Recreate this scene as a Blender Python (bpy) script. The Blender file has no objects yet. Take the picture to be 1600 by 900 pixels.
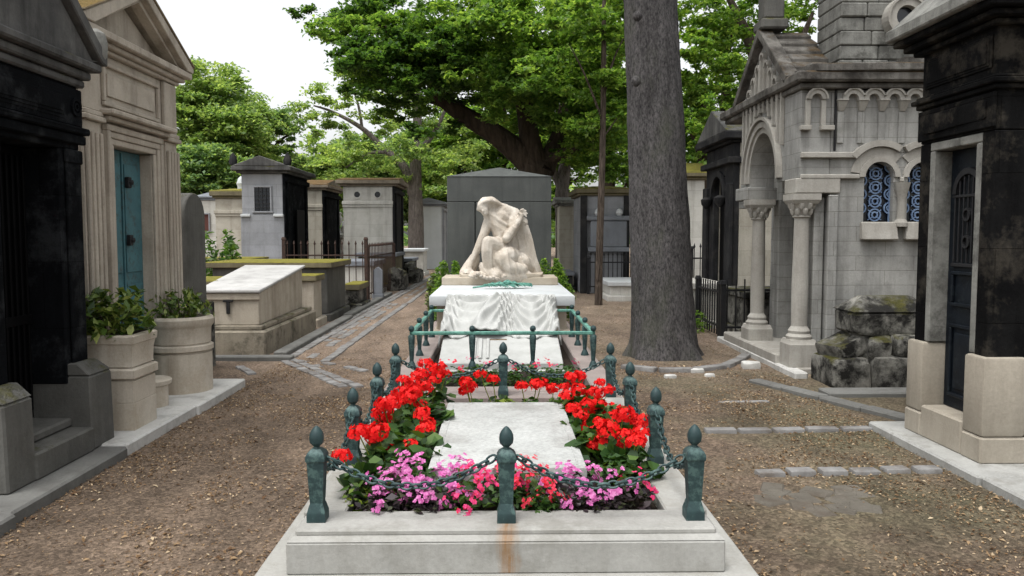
import bpy, bmesh, math, random
import numpy as np
from mathutils import Vector, Matrix

R = math.radians
random.seed(7)
rng = np.random.default_rng(11)
scene = bpy.context.scene
COL = scene.collection

# ------------------------------------------------------------------ camera, sky, sun, exposure
F, CAM_H = 1250.0, 1.47
PITCH, YAW = math.atan(84 / F), math.atan(20 / F)
cam_data = bpy.data.cameras.new('camera')
cam_data.sensor_width = 36.0
cam_data.lens = 36.0 * F / 1600.0
cam_data.clip_start, cam_data.clip_end = 0.05, 2000.0
cam = bpy.data.objects.new('camera', cam_data)
COL.objects.link(cam)
cam.location = (0, 0, CAM_H)
cam.rotation_euler = (math.pi / 2 - PITCH, 0, -YAW)
scene.camera = cam

SUN_EL, SUN_AZ = R(70), R(215)          # high soft sun, a little behind the camera's left shoulder
world = bpy.data.worlds.new('World')
scene.world = world
world.use_nodes = True
wn, wl = world.node_tree.nodes, world.node_tree.links
wn.clear()
sky = wn.new('ShaderNodeTexSky')
sky.sky_type = 'NISHITA'
sky.sun_disc = False
sky.sun_elevation, sky.sun_rotation = SUN_EL, SUN_AZ
sky.air_density, sky.dust_density = 1.0, 4.0
desat = wn.new('ShaderNodeHueSaturation')
desat.inputs['Saturation'].default_value = 0.12
desat.inputs['Value'].default_value = 1.0
bg = wn.new('ShaderNodeBackground')
bg.inputs['Strength'].default_value = 0.15
wo = wn.new('ShaderNodeOutputWorld')
wl.new(sky.outputs[0], desat.inputs['Color'])
wl.new(desat.outputs[0], bg.inputs['Color'])
wl.new(bg.outputs[0], wo.inputs['Surface'])

sun_data = bpy.data.lights.new('sun', 'SUN')
sun_data.energy, sun_data.angle, sun_data.color = 0.9, R(24), (1.0, 0.975, 0.94)
sun = bpy.data.objects.new('sun', sun_data)
COL.objects.link(sun)
sd = Vector((math.sin(SUN_AZ) * math.cos(SUN_EL), math.cos(SUN_AZ) * math.cos(SUN_EL), math.sin(SUN_EL)))
sun.rotation_euler = sd.to_track_quat('Z', 'Y').to_euler()

scene.view_settings.view_transform = 'Standard'
scene.view_settings.look = 'None'
scene.view_settings.gamma = 1.0
scene.view_settings.exposure = 0.95
scene.render.engine = 'CYCLES'
scene.cycles.use_denoising = True
scene.cycles.max_bounces = 6
scene.cycles.transparent_max_bounces = 4

# ------------------------------------------------------------------ helpers
FWD = Vector((math.sin(YAW) * math.cos(PITCH), math.cos(YAW) * math.cos(PITCH), -math.sin(PITCH)))
RGT = Vector((math.cos(YAW), -math.sin(YAW), 0))
UPV = RGT.cross(FWD)


def ray(u, v):
    return FWD + RGT * ((u - 800) / F) + UPV * ((450 - v) / F)


def at(u, v, Y):
    """Survey helper: the world point seen at photo pixel (u, v) at distance Y."""
    d = ray(u, v)
    t = Y / d.y
    return Vector((d.x * t, Y, CAM_H + d.z * t))


def lin(r, g, b):
    f = lambda c: (c / 255 / 12.92) if c / 255 <= 0.04045 else ((c / 255 + 0.055) / 1.055) ** 2.4
    return (f(r), f(g), f(b), 1.0)


class NT:
    def __init__(self, name):
        self.m = bpy.data.materials.new(name)
        self.m.use_nodes = True
        self.n, self.l = self.m.node_tree.nodes, self.m.node_tree.links
        self.n.clear()
        self.out = self.n.new('ShaderNodeOutputMaterial')
        self.tc = self.n.new('ShaderNodeTexCoord')
        self.obj = self.tc.outputs['Object']

    def put(self, sock, v):
        if v is None:
            return
        if isinstance(v, bpy.types.NodeSocket):
            self.l.new(v, sock)
        else:
            sock.default_value = v

    def mapping(self, scale=(1, 1, 1), loc=(0, 0, 0), src=None):
        m = self.n.new('ShaderNodeMapping')
        self.l.new(src or self.obj, m.inputs['Vector'])
        m.inputs['Scale'].default_value = scale
        m.inputs['Location'].default_value = loc
        return m.outputs[0]

    def noise(self, scale, detail=4, rough=0.55, vec=None, out=0):
        t = self.n.new('ShaderNodeTexNoise')
        self.l.new(vec or self.obj, t.inputs['Vector'])
        t.inputs['Scale'].default_value = scale
        t.inputs['Detail'].default_value = detail
        t.inputs['Roughness'].default_value = rough
        return t.outputs[out]

    def voronoi(self, scale, feature='F1', out='Distance', vec=None):
        t = self.n.new('ShaderNodeTexVoronoi')
        t.feature = feature
        self.l.new(vec or self.obj, t.inputs['Vector'])
        t.inputs['Scale'].default_value = scale
        return t.outputs[out]

    def ramp(self, fac, stops):
        r = self.n.new('ShaderNodeValToRGB')
        self.l.new(fac, r.inputs[0])
        el = r.color_ramp.elements
        while len(el) < len(stops):
            el.new(0.5)
        for e, (p, c) in zip(el, stops):
            e.position = p
            e.color = c if isinstance(c, tuple) else (c, c, c, 1)
        return r.outputs[0]

    def mix(self, fac, a, b, mode='MIX'):
        x = self.n.new('ShaderNodeMix')
        x.data_type, x.blend_type = 'RGBA', mode
        self.put(x.inputs[0], fac)
        self.put(x.inputs[6], a)
        self.put(x.inputs[7], b)
        return x.outputs[2]

    def math(self, op, a, b=None, clamp=False):
        x = self.n.new('ShaderNodeMath')
        x.operation, x.use_clamp = op, clamp
        self.put(x.inputs[0], a)
        self.put(x.inputs[1], b)
        return x.outputs[0]

    def xyz(self, src=None):
        s = self.n.new('ShaderNodeSeparateXYZ')
        self.l.new(src or self.obj, s.inputs[0])
        return s.outputs

    def normal_z(self):
        g = self.n.new('ShaderNodeNewGeometry')
        return self.xyz(g.outputs['Normal'])[2]

    def island(self):
        return self.n.new('ShaderNodeNewGeometry').outputs['Random Per Island']

    def bump(self, h, strength, dist=0.01, prev=None):
        b = self.n.new('ShaderNodeBump')
        b.inputs['Strength'].default_value = strength
        b.inputs['Distance'].default_value = dist
        self.l.new(h, b.inputs['Height'])
        if prev is not None:
            self.l.new(prev, b.inputs['Normal'])
        return b.outputs[0]

    def done(self, color, rough=0.8, normal=None, metal=0.0, spec=0.3, trans=0.0, tcol=None):
        p = self.n.new('ShaderNodeBsdfPrincipled')
        self.put(p.inputs['Base Color'], color)
        self.put(p.inputs['Roughness'], rough)
        p.inputs['Metallic'].default_value = metal
        p.inputs['Specular IOR Level'].default_value = spec
        if normal is not None:
            self.l.new(normal, p.inputs['Normal'])
        sh = p.outputs[0]
        if trans > 0:
            t = self.n.new('ShaderNodeBsdfTranslucent')
            self.put(t.inputs['Color'], tcol if tcol is not None else color)
            mx = self.n.new('ShaderNodeMixShader')
            mx.inputs[0].default_value = trans
            self.l.new(sh, mx.inputs[1])
            self.l.new(t.outputs[0], mx.inputs[2])
            sh = mx.outputs[0]
        self.l.new(sh, self.out.inputs['Surface'])
        return self.m


def stone(name, c1, c2, grime=0.4, gcol=(40, 38, 36), blotch=0.2, bcol=(60, 56, 50), moss=0.0, mcol=(96, 92, 40),
          rough=0.85, scale=1.6, cover=0.5, courses=None, bump=0.35, grain=0.22, spec=0.25, rust=None):
    k = NT(name)
    n1 = k.noise(scale, 7, 0.6)
    col = k.mix(k.ramp(n1, [(0.3, 0.0), (0.7, 1.0)]), lin(*c1), lin(*c2))
    fine = k.noise(55, 5, 0.7)
    col = k.mix(1.0, col, k.ramp(fine, [(0.25, 1 - grain), (0.75, 1 + 0.0)]), 'MULTIPLY')
    if grime:
        st = k.noise(1.0, 6, 0.65, k.mapping((7, 7, 0.7), (3.1, 1.7, 0.4)))
        col = k.mix(k.math('MULTIPLY', k.ramp(st, [(0.45, 0.0), (0.72, 1.0)]), grime), col, lin(*gcol))
    if blotch:
        bl = k.noise(3.7, 9, 0.72, k.mapping((1, 1, 1), (7.3, 2.2, 5.1)))
        col = k.mix(k.math('MULTIPLY', k.ramp(bl, [(cover, 0.0), (cover + 0.14, 1.0)]), blotch), col, lin(*bcol))
    h = k.math('ADD', k.noise(26, 8, 0.72), k.math('MULTIPLY', n1, 0.6))
    nrm = k.bump(h, bump, 0.012)
    if courses:
        x, y, z = k.xyz()
        cb = k.n.new('ShaderNodeCombineXYZ')
        k.l.new(k.math('ADD', x, y), cb.inputs[0])
        k.l.new(z, cb.inputs[1])
        b = k.n.new('ShaderNodeTexBrick')
        k.l.new(cb.outputs[0], b.inputs['Vector'])
        b.inputs['Color1'].default_value = (1, 1, 1, 1)
        b.inputs['Color2'].default_value = (0.86, 0.86, 0.85, 1)
        b.inputs['Mortar'].default_value = (0.55, 0.53, 0.5, 1)
        b.inputs['Scale'].default_value = 1.0
        b.inputs['Mortar Size'].default_value = 0.004
        b.inputs['Mortar Smooth'].default_value = 0.6
        b.inputs['Brick Width'].default_value = courses[1]
        b.inputs['Row Height'].default_value = courses[0]
        col = k.mix(0.8, col, b.outputs[0], 'MULTIPLY')
        nrm = k.bump(k.math('SUBTRACT', 1.0, b.outputs['Fac']), 0.5, 0.006, nrm)
    if rust:
        x, y, z = k.xyz()
        wob = k.math('MULTIPLY', k.math('SUBTRACT', k.noise(9, 4), 0.5), 0.09)
        d = k.math('ABSOLUTE', k.math('ADD', k.math('SUBTRACT', x, rust[0]), wob))
        mk = k.ramp(d, [(0.004, 1.0), (0.05, 0.0)])
        st = k.noise(1.0, 5, 0.7, k.mapping((40, 4, 3)))
        mk = k.math('MULTIPLY', mk, k.ramp(st, [(0.3, 0.15), (0.65, 1.0)]))
        mk = k.math('MULTIPLY', mk, k.math('LESS_THAN', y, rust[1]))
        col = k.mix(k.math('MULTIPLY', mk, 0.95), col, lin(128, 88, 34))
    if moss:
        mz = k.ramp(k.normal_z(), [(0.25, 0.0), (0.7, 1.0)])
        mn = k.ramp(k.noise(2.6, 8, 0.7, k.mapping((1, 1, 1), (4.4, 8.1, 0))), [(0.62 - 0.4 * moss, 0.0), (0.74 - 0.38 * moss, 1.0)])
        mc = k.mix(k.noise(13, 4), lin(*mcol), lin(mcol[0] * 0.5, mcol[1] * 0.55, mcol[2] * 0.5))
        mk = k.math('MULTIPLY', mz, mn)
        col = k.mix(mk, col, mc)
        nrm = k.bump(k.math('MULTIPLY', mk, k.noise(45, 5, 0.8)), 0.8, 0.03, nrm)
    return k.done(col, rough, nrm, spec=spec)


def metal(name, c1, c2, rough=0.55, metalness=0.25, sc=18, wear=None, spec=0.4):
    k = NT(name)
    n = k.noise(sc, 6, 0.65)
    col = k.mix(k.ramp(n, [(0.35, 0.0), (0.68, 1.0)]), lin(*c1), lin(*c2))
    if wear:
        w = k.noise(16, 9, 0.75, k.mapping((1, 1, 1), (9, 3, 1)))
        col = k.mix(k.math('MULTIPLY', k.ramp(w, [(0.52, 0.0), (0.6, 1.0)]), 0.75), col, lin(*wear))
    return k.done(col, rough, k.bump(k.noise(60, 5), 0.25, 0.004), metalness, spec)


def leafy(name, c1, c2, c3, trans=0.4, rough=0.5, tboost=1.5, spec=0.35):
    k = NT(name)
    r = k.island()
    col = k.ramp(r, [(0.0, lin(*c1)), (0.55, lin(*c2)), (1.0, lin(*c3))])
    big = k.noise(0.55, 3, 0.5)
    col = k.mix(1.0, col, k.ramp(big, [(0.3, (0.72, 0.78, 0.8, 1)), (0.7, (1.12, 1.08, 0.9, 1))]), 'MULTIPLY')
    t = k.mix(1.0, col, (tboost * 1.05, tboost, tboost * 0.5, 1), 'MULTIPLY')
    return k.done(col, rough, None, spec=spec, trans=trans, tcol=t)


class MB:
    """Collects shapes into one mesh."""

    def __init__(self):
        self.bm = bmesh.new()

    def _bev(self, verts, b, seg=1):
        if b <= 0:
            return
        es = list({e for v in verts for e in v.link_edges})
        bmesh.ops.bevel(self.bm, geom=es, offset=b, segments=seg, profile=0.5, affect='EDGES')

    def box(self, x0, x1, y0, y1, z0, z1, b=0.006, seg=1, M=None):
        vs = [self.bm.verts.new(p) for p in ((x0, y0, z0), (x1, y0, z0), (x1, y1, z0), (x0, y1, z0),
                                             (x0, y0, z1), (x1, y0, z1), (x1, y1, z1), (x0, y1, z1))]
        for f in ((0, 3, 2, 1), (4, 5, 6, 7), (0, 1, 5, 4), (1, 2, 6, 5), (2, 3, 7, 6), (3, 0, 4, 7)):
            self.bm.faces.new([vs[i] for i in f])
        if M is not None:
            for v in vs:
                v.co = M @ v.co
        self._bev(vs, min(b, 0.3 * min(abs(x1 - x0), abs(y1 - y0), abs(z1 - z0))), seg)
        return self

    def hexa(self, pts, b=0.006):
        """Eight corners: bottom four (counter-clockwise from above) then top four."""
        vs = [self.bm.verts.new(p) for p in pts]
        for f in ((0, 3, 2, 1), (4, 5, 6, 7), (0, 1, 5, 4), (1, 2, 6, 5), (2, 3, 7, 6), (3, 0, 4, 7)):
            self.bm.faces.new([vs[i] for i in f])
        self._bev(vs, b)
        return self

    def prism(self, poly, a0, a1, axis='y', b=0.0):
        """poly: 2-D outline in the plane across the axis ('y': (x,z), 'x': (y,z), 'z': (x,y))."""
        def p3(p, a):
            return {'y': (p[0], a, p[1]), 'x': (a, p[0], p[1]), 'z': (p[0], p[1], a)}[axis]
        lo = [self.bm.verts.new(p3(p, a0)) for p in poly]
        hi = [self.bm.verts.new(p3(p, a1)) for p in poly]
        n = len(poly)
        fs = [self.bm.faces.new(lo), self.bm.faces.new(hi[::-1])]
        for i in range(n):
            fs.append(self.bm.faces.new([lo[i], hi[i], hi[(i + 1) % n], lo[(i + 1) % n]]))
        bmesh.ops.recalc_face_normals(self.bm, faces=fs)
        self._bev(lo + hi, b)
        return self

    def lathe(self, c, prof, n=24, rot=0.0, sx=1.0, sy=1.0):
        rings = []
        for r, z in prof:
            rings.append([self.bm.verts.new((c[0] + sx * r * math.cos(rot + 2 * math.pi * i / n),
                                             c[1] + sy * r * math.sin(rot + 2 * math.pi * i / n), c[2] + z)) for i in range(n)])
        for a, b in zip(rings, rings[1:]):
            for i in range(n):
                self.bm.faces.new([a[i], a[(i + 1) % n], b[(i + 1) % n], b[i]])
        self.bm.faces.new(rings[0][::-1])
        self.bm.faces.new(rings[-1])
        return self

    def square(self, c, prof, b=0.0):
        return self.lathe(c, [(r * math.sqrt(2), z) for r, z in prof], 4, math.pi / 4)

    def tube(self, pts, rad, n=8, cap=True):
        pts = [Vector(p) for p in pts]
        rs = rad if isinstance(rad, (list, tuple)) else [rad] * len(pts)
        rings = []
        up = Vector((0, 0, 1))
        for i, p in enumerate(pts):
            t = (pts[min(i + 1, len(pts) - 1)] - pts[max(i - 1, 0)]).normalized()
            a = t.cross(up)
            if a.length < 0.05:
                a = t.cross(Vector((1, 0, 0)))
            a.normalize()
            bb = t.cross(a)
            rings.append([self.bm.verts.new(p + (a * math.cos(2 * math.pi * j / n) + bb * math.sin(2 * math.pi * j / n)) * rs[i]) for j in range(n)])
        for a, b in zip(rings, rings[1:]):
            for j in range(n):
                self.bm.faces.new([a[j], a[(j + 1) % n], b[(j + 1) % n], b[j]])
        if cap:
            self.bm.faces.new(rings[0][::-1])
            self.bm.faces.new(rings[-1])
        return self

    def arch(self, cx, z, r0, r1, y0, y1, a0=0.0, a1=math.pi, n=14, axis='y'):
        """A ring sector standing in the x-z plane (axis y) or y-z plane (axis x)."""
        def p3(r, t, d):
            h, zz = cx + r * math.cos(t), z + r * math.sin(t)
            return (h, d, zz) if axis == 'y' else (d, h, zz)
        for i in range(n):
            t0, t1 = a0 + (a1 - a0) * i / n, a0 + (a1 - a0) * (i + 1) / n
            v = [self.bm.verts.new(p3(r, t, d)) for d in (y0, y1) for (r, t) in ((r0, t0), (r1, t0), (r1, t1), (r0, t1))]
            fs = [self.bm.faces.new([v[j] for j in f]) for f in ((0, 1, 2, 3), (7, 6, 5, 4), (1, 5, 6, 2), (0, 3, 7, 4))]
            if i == 0:
                fs.append(self.bm.faces.new([v[0], v[4], v[5], v[1]]))
            if i == n - 1:
                fs.append(self.bm.faces.new([v[3], v[2], v[6], v[7]]))
        return self

    def rock(self, x0, x1, y0, y1, z0, z1, j=0.04, seed=0, cuts=3, M=None):
        """A worn block: a subdivided box with its corners eaten and its faces dented."""
        b2 = bmesh.new()
        bmesh.ops.create_cube(b2, size=1.0)
        bmesh.ops.subdivide_edges(b2, edges=b2.edges[:], cuts=cuts, use_grid_fill=True)
        from mathutils import noise as mn
        for v in b2.verts:
            p = Vector(((x0 + x1) / 2 + v.co.x * (x1 - x0), (y0 + y1) / 2 + v.co.y * (y1 - y0), (z0 + z1) / 2 + v.co.z * (z1 - z0)))
            corner = sum(1 for a in v.co if abs(abs(a) - 0.5) < 1e-4)
            c = Vector(((x0 + x1) / 2, (y0 + y1) / 2, (z0 + z1) / 2))
            q = p * 4.0 + Vector((seed * 3.7, seed * 1.3, seed))
            d = mn.noise_vector(q) * j
            p = p + d + (c - p) * (0.0 if corner < 2 else (0.05 if corner == 2 else 0.12)) * (1 + mn.noise(q))
            v.co = M @ p if M is not None else p
        me = bpy.data.meshes.new('tmp')
        b2.to_mesh(me)
        b2.free()
        self.bm.from_mesh(me)
        bpy.data.meshes.remove(me)
        return self

    def obj(self, name, mat, parent=None, smooth=30, label=None):
        bmesh.ops.recalc_face_normals(self.bm, faces=self.bm.faces[:])
        me = bpy.data.meshes.new(name)
        self.bm.to_mesh(me)
        self.bm.free()
        return link(name, me, mat, parent, smooth, label)


def link(name, me, mat, parent=None, smooth=30, label=None):
    if smooth:
        me.polygons.foreach_set('use_smooth', [True] * len(me.polygons))
        me.set_sharp_from_angle(angle=R(smooth))
    for m in (mat if isinstance(mat, (list, tuple)) else [mat]):
        me.materials.append(m)
    o = bpy.data.objects.new(name, me)
    COL.objects.link(o)
    if parent is not None:
        o.parent = parent
    if label:
        o['label'] = label
    return o


def tag(o, label=None, cat=None, group=None, kind=None):
    for k_, v in (('label', label), ('category', cat), ('group', group), ('kind', kind)):
        if v:
            o[k_] = v
    return o


def thing(name, label, cat, loc=(0, 0, 0), rz=0.0, group=None):
    o = bpy.data.objects.new(name, None)
    o.empty_display_size = 0.2
    COL.objects.link(o)
    o.location, o.rotation_euler = loc, (0, 0, rz)
    return tag(o, label, cat, group)


def dup(root, loc, rz=None, label=None, group=None, scale=None):
    c = root.copy()
    COL.objects.link(c)
    c.location = loc
    if rz is not None:
        c.rotation_euler = (0, 0, rz)
    if scale:
        c.scale = (scale, scale, scale)
    tag(c, label, None, group)
    for ch in list(root.children):
        d = ch.copy()
        COL.objects.link(d)
        d.parent = c
        for g in ch.children:
            e = g.copy()
            COL.objects.link(e)
            e.parent = d
    return c


def quads_mesh(name, V, n):
    """V: (n*4, 3) array of quad corners."""
    me = bpy.data.meshes.new(name)
    me.vertices.add(len(V))
    me.vertices.foreach_set('co', V.astype(np.float32).ravel())
    me.loops.add(n * 4)
    me.loops.foreach_set('vertex_index', np.arange(n * 4, dtype=np.int32))
    me.polygons.add(n)
    me.polygons.foreach_set('loop_start', np.arange(0, n * 4, 4, dtype=np.int32))
    me.update(calc_edges=True)
    return me


def unit(a):
    return a / np.maximum(np.linalg.norm(a, axis=1, keepdims=True), 1e-6)


def leaf_quads(P, L, W, flat=0.5, droop=0.2, fold=0.25):
    """Folded rhombic leaves at P; flat pulls leaf planes towards level."""
    n = len(P)
    nrm = rng.normal(size=(n, 3))
    nrm[:, 2] = np.abs(nrm[:, 2]) + flat * 2.0
    nrm = unit(nrm)
    d = rng.normal(size=(n, 3))
    d[:, 2] -= droop
    d = unit(d - nrm * np.sum(d * nrm, axis=1, keepdims=True))
    s = np.cross(nrm, d)
    L = (np.asarray(L) * rng.uniform(0.65, 1.3, n))[:, None]
    Wd = L * W
    up = nrm * Wd * fold
    V = np.empty((n, 4, 3))
    V[:, 0] = P - d * L * 0.5
    V[:, 1] = P + s * Wd * 0.5 + up + d * L * 0.04
    V[:, 2] = P + d * L * 0.5 - nrm * L * 0.08
    V[:, 3] = P - s * Wd * 0.5 + up + d * L * 0.04
    return V.reshape(-1, 3)


# ------------------------------------------------------------------ materials
MAT = {}
MAT['marble'] = stone('white_marble', (200, 203, 204), (182, 186, 187), 0.12, (140, 140, 132), 0.10, (150, 148, 138), rough=0.6, bump=0.12, grain=0.10, spec=0.35)
MAT['drape'] = stone('carved_drape_marble', (186, 187, 184), (168, 169, 166), 0.3, (128, 128, 122), 0.2, (132, 134, 130), rough=0.9, bump=0.15, grain=0.12, spec=0.1)
MAT['ledger'] = stone('speckled_marble', (198, 200, 197), (180, 182, 179), 0.10, (110, 110, 104), 0.5, (118, 116, 110), rough=0.65, bump=0.25, grain=0.45, scale=4)
MAT['kerb'] = stone('kerb_marble', (172, 171, 166), (150, 149, 144), 0.25, (104, 100, 90), 0.35, (98, 95, 85), rough=0.75, bump=0.22, grain=0.22, rust=(0.03, 3.40))
MAT['kerb_side'] = stone('weathered_kerb_marble', (172, 171, 166), (150, 149, 143), 0.2, (110, 106, 94), 0.3, (118, 112, 98), rough=0.8, bump=0.25, grain=0.22)
MAT['pink'] = stone('pink_grey_granite', (160, 148, 142), (136, 126, 122), 0.2, (90, 84, 80), 0.2, (92, 84, 78), bump=0.25)
MAT['carrara'] = stone('statue_marble', (216, 209, 198), (194, 184, 170), 0.4, (146, 128, 106), 0.4, (140, 124, 104), rough=0.8, bump=0.5, grain=0.25, scale=4)
MAT['plinth_pale'] = stone('pale_limestone', (192, 182, 166), (170, 159, 142), 0.15, (130, 118, 100), 0.2, (136, 122, 102), bump=0.25, grain=0.15)
MAT['stele'] = stone('dark_granite', (92, 95, 92), (72, 75, 74), 0.6, (54, 56, 56), 0.1, (60, 62, 60), rough=0.6, bump=0.12, grain=0.22)
MAT['black_stone'] = stone('soot_black_stone', (24, 26, 29), (13, 14, 16), 0.5, (6, 6, 7), 0.55, (58, 60, 62), rough=0.9, bump=0.6, spec=0.04, courses=(0.43, 0.86))
MAT['black_cap'] = stone('soot_stained_grey_stone', (112, 111, 108), (52, 52, 53), 0.7, (24, 24, 25), 0.4, (40, 40, 40), moss=0.25, bump=0.45)
MAT['grey_plinth'] = stone('grey_plinth_stone', (108, 107, 102), (76, 75, 72), 0.45, (50, 49, 46), 0.35, (64, 62, 56), moss=0.2, bump=0.45)
MAT['cream'] = stone('cream_limestone', (198, 189, 175), (172, 162, 148), 0.5, (92, 84, 75), 0.25, (108, 96, 82), bump=0.35)
MAT['cream_moss'] = stone('mossy_cream_roof', (150, 136, 112), (120, 108, 88), 0.3, (60, 54, 44), 0.3, (80, 72, 56), moss=0.75, mcol=(132, 106, 50), bump=0.5)
MAT['planter'] = stone('planter_limestone', (206, 198, 184), (178, 167, 150), 0.4, (112, 98, 80), 0.3, (140, 122, 98), bump=0.35)
MAT['pave_mid'] = stone('stained_paving', (172, 172, 168), (142, 142, 138), 0.0, (90, 88, 82), 0.6, (104, 100, 92), bump=0.4, scale=3)
MAT['worn_pave'] = stone('worn_earthy_paving', (108, 103, 94), (86, 81, 73), 0.0, (60, 58, 54), 0.6, (78, 68, 58), bump=0.6, scale=5)
MAT['pave'] = stone('pale_paving', (208, 207, 203), (178, 177, 172), 0.1, (90, 88, 82), 0.4, (100, 96, 88), bump=0.3)
MAT['pave_grey'] = stone('grey_paving', (118, 118, 114), (96, 95, 92), 0.1, (60, 58, 54), 0.4, (64, 62, 58), bump=0.35)
MAT['sett'] = stone('granite_setts', (146, 145, 143), (108, 106, 104), 0.0, (60, 58, 54), 0.7, (86, 76, 66), bump=0.5, scale=5)
MAT['chapel'] = stone('chapel_limestone', (176, 175, 170), (140, 140, 137), 0.55, (78, 76, 73), 0.35, (92, 90, 85), courses=(0.155, 0.62), bump=0.3)
MAT['chapel_trim'] = stone('chapel_trim_stone', (182, 179, 171), (150, 146, 138), 0.35, (84, 78, 70), 0.25, (110, 104, 94), bump=0.35)
MAT['chapel_roof'] = stone('chapel_mossy_roof', (128, 125, 119), (72, 68, 63), 0.7, (30, 28, 26), 0.8, (42, 38, 34), moss=0.35, mcol=(96, 76, 50), bump=1.0, scale=3.5)
MAT['mossy'] = stone('lichen_black_stone', (160, 158, 150), (78, 76, 70), 0.6, (24, 23, 21), 1.0, (26, 25, 22), moss=0.35, mcol=(90, 86, 36), bump=0.9, scale=3, cover=0.43)
MAT['lichen'] = stone('lichen_pale_cap', (152, 152, 146), (108, 107, 102), 0.5, (44, 43, 41), 0.7, (56, 55, 51), bump=0.7, scale=3)
MAT['pale_wall'] = stone('pale_tomb_stone', (214, 213, 207), (190, 188, 180), 0.4, (104, 96, 84), 0.2, (124, 116, 100), courses=(0.35, 0.8), bump=0.3)
MAT['beige_wall'] = stone('beige_tomb_stone', (200, 195, 182), (174, 168, 154), 0.4, (92, 84, 70), 0.25, (110, 100, 82), courses=(0.4, 0.9), bump=0.3)
MAT['grey_wall'] = stone('grey_tomb_stone', (164, 166, 170), (138, 140, 144), 0.3, (92, 92, 92), 0.15, (104, 104, 102), courses=(0.3, 0.7), bump=0.3)
MAT['dark_tomb'] = stone('dark_tomb_stone', (56, 56, 57), (34, 34, 36), 0.5, (24, 24, 25), 0.3, (84, 82, 78), bump=0.4, spec=0.06)
MAT['yellow_moss'] = stone('yellow_moss_stone', (130, 122, 96), (100, 94, 76), 0.4, (50, 46, 36), 0.3, (64, 58, 44), moss=1.0, mcol=(152, 142, 56), bump=0.9)
MAT['brown_moss'] = stone('brown_moss_roof', (158, 148, 132), (118, 108, 94), 0.4, (46, 40, 34), 0.4, (56, 50, 42), moss=0.8, mcol=(128, 98, 58), bump=0.7)
MAT['tomb_beige'] = stone('ledger_tomb_stone', (196, 187, 172), (170, 160, 144), 0.4, (88, 78, 64), 0.25, (104, 92, 74), bump=0.35)
MAT['tomb_base'] = stone('stained_tomb_base', (162, 154, 138), (122, 114, 100), 0.35, (58, 54, 44), 0.7, (52, 50, 40), bump=0.5, moss=0.2)
MAT['tomb_slab'] = stone('worn_white_slab', (196, 195, 192), (166, 165, 162), 0.0, (120, 120, 118), 0.5, (134, 133, 130), bump=0.2)
MAT['patina'] = metal('green_painted_iron', (46, 68, 68), (34, 52, 54), 0.55, 0.2, 14, (78, 102, 98))
MAT['verdigris'] = metal('verdigris_bronze', (120, 176, 158), (74, 128, 116), 0.65, 0.2, 22, (46, 84, 78))
MAT['rail'] = metal('verdigris_rail', (112, 164, 148), (64, 112, 102), 0.6, 0.25, 16, (44, 76, 72))
MAT['rust'] = metal('rusty_iron', (74, 54, 44), (46, 38, 35), 0.8, 0.2, 20)
MAT['iron'] = metal('black_iron', (38, 38, 40), (26, 26, 28), 0.6, 0.3, 20)
MAT['teal'] = metal('teal_painted_metal', (70, 112, 118), (54, 92, 100), 0.6, 0.1, 5, (62, 74, 72))
MAT['black_door'] = metal('near_black_door', (10, 10, 11), (5, 5, 6), 0.6, 0.0, 8, spec=0.08)
MAT['navy_door'] = metal('dark_blue_door', (22, 28, 35), (13, 17, 22), 0.5, 0.0, 8, (34, 40, 44), spec=0.15)
MAT['blue_grille'] = metal('pale_blue_iron', (124, 146, 176), (92, 114, 148), 0.6, 0.05, 12)
MAT['bronze'] = metal('bronze_plate', (120, 100, 76), (90, 74, 56), 0.5, 0.5)
MAT['slate'] = stone('grey_slate', (136, 140, 146), (112, 116, 122), 0.2, (80, 80, 82), 0.2, (90, 90, 88), bump=0.3)
k = NT('dark_window'); MAT['glass'] = k.done(lin(22, 26, 34), 0.2, None, 0, 0.5)
k = NT('brown_shutter'); MAT['brown'] = k.done(k.mix(k.noise(8), lin(96, 56, 48), lin(70, 44, 40)), 0.7)
k = NT('dark_soil'); MAT['soil'] = k.done(k.mix(k.noise(30, 6), lin(58, 46, 36), lin(34, 27, 22)), 0.95, k.bump(k.noise(40, 8, 0.8), 1.0, 0.03))


def bark(name, c1, c2, sc=26.0, zs=0.16, strength=1.0):
    k = NT(name)
    v = k.mapping((1, 1, zs))
    n = k.noise(sc, 8, 0.7, v)
    col = k.mix(k.ramp(n, [(0.32, 0.0), (0.66, 1.0)]), lin(*c1), lin(*c2))
    big = k.noise(1.4, 5, 0.6)
    col = k.mix(1.0, col, k.ramp(big, [(0.3, 0.75), (0.7, 1.1)]), 'MULTIPLY')
    vor = k.voronoi(sc * 0.55, 'DISTANCE_TO_EDGE', 'Distance', v)
    h = k.math('ADD', n, k.math('MULTIPLY', k.ramp(vor, [(0.0, 0.0), (0.18, 1.0)]), 0.7))
    return k.done(col, 0.9, k.bump(h, strength, 0.03), spec=0.15)


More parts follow.
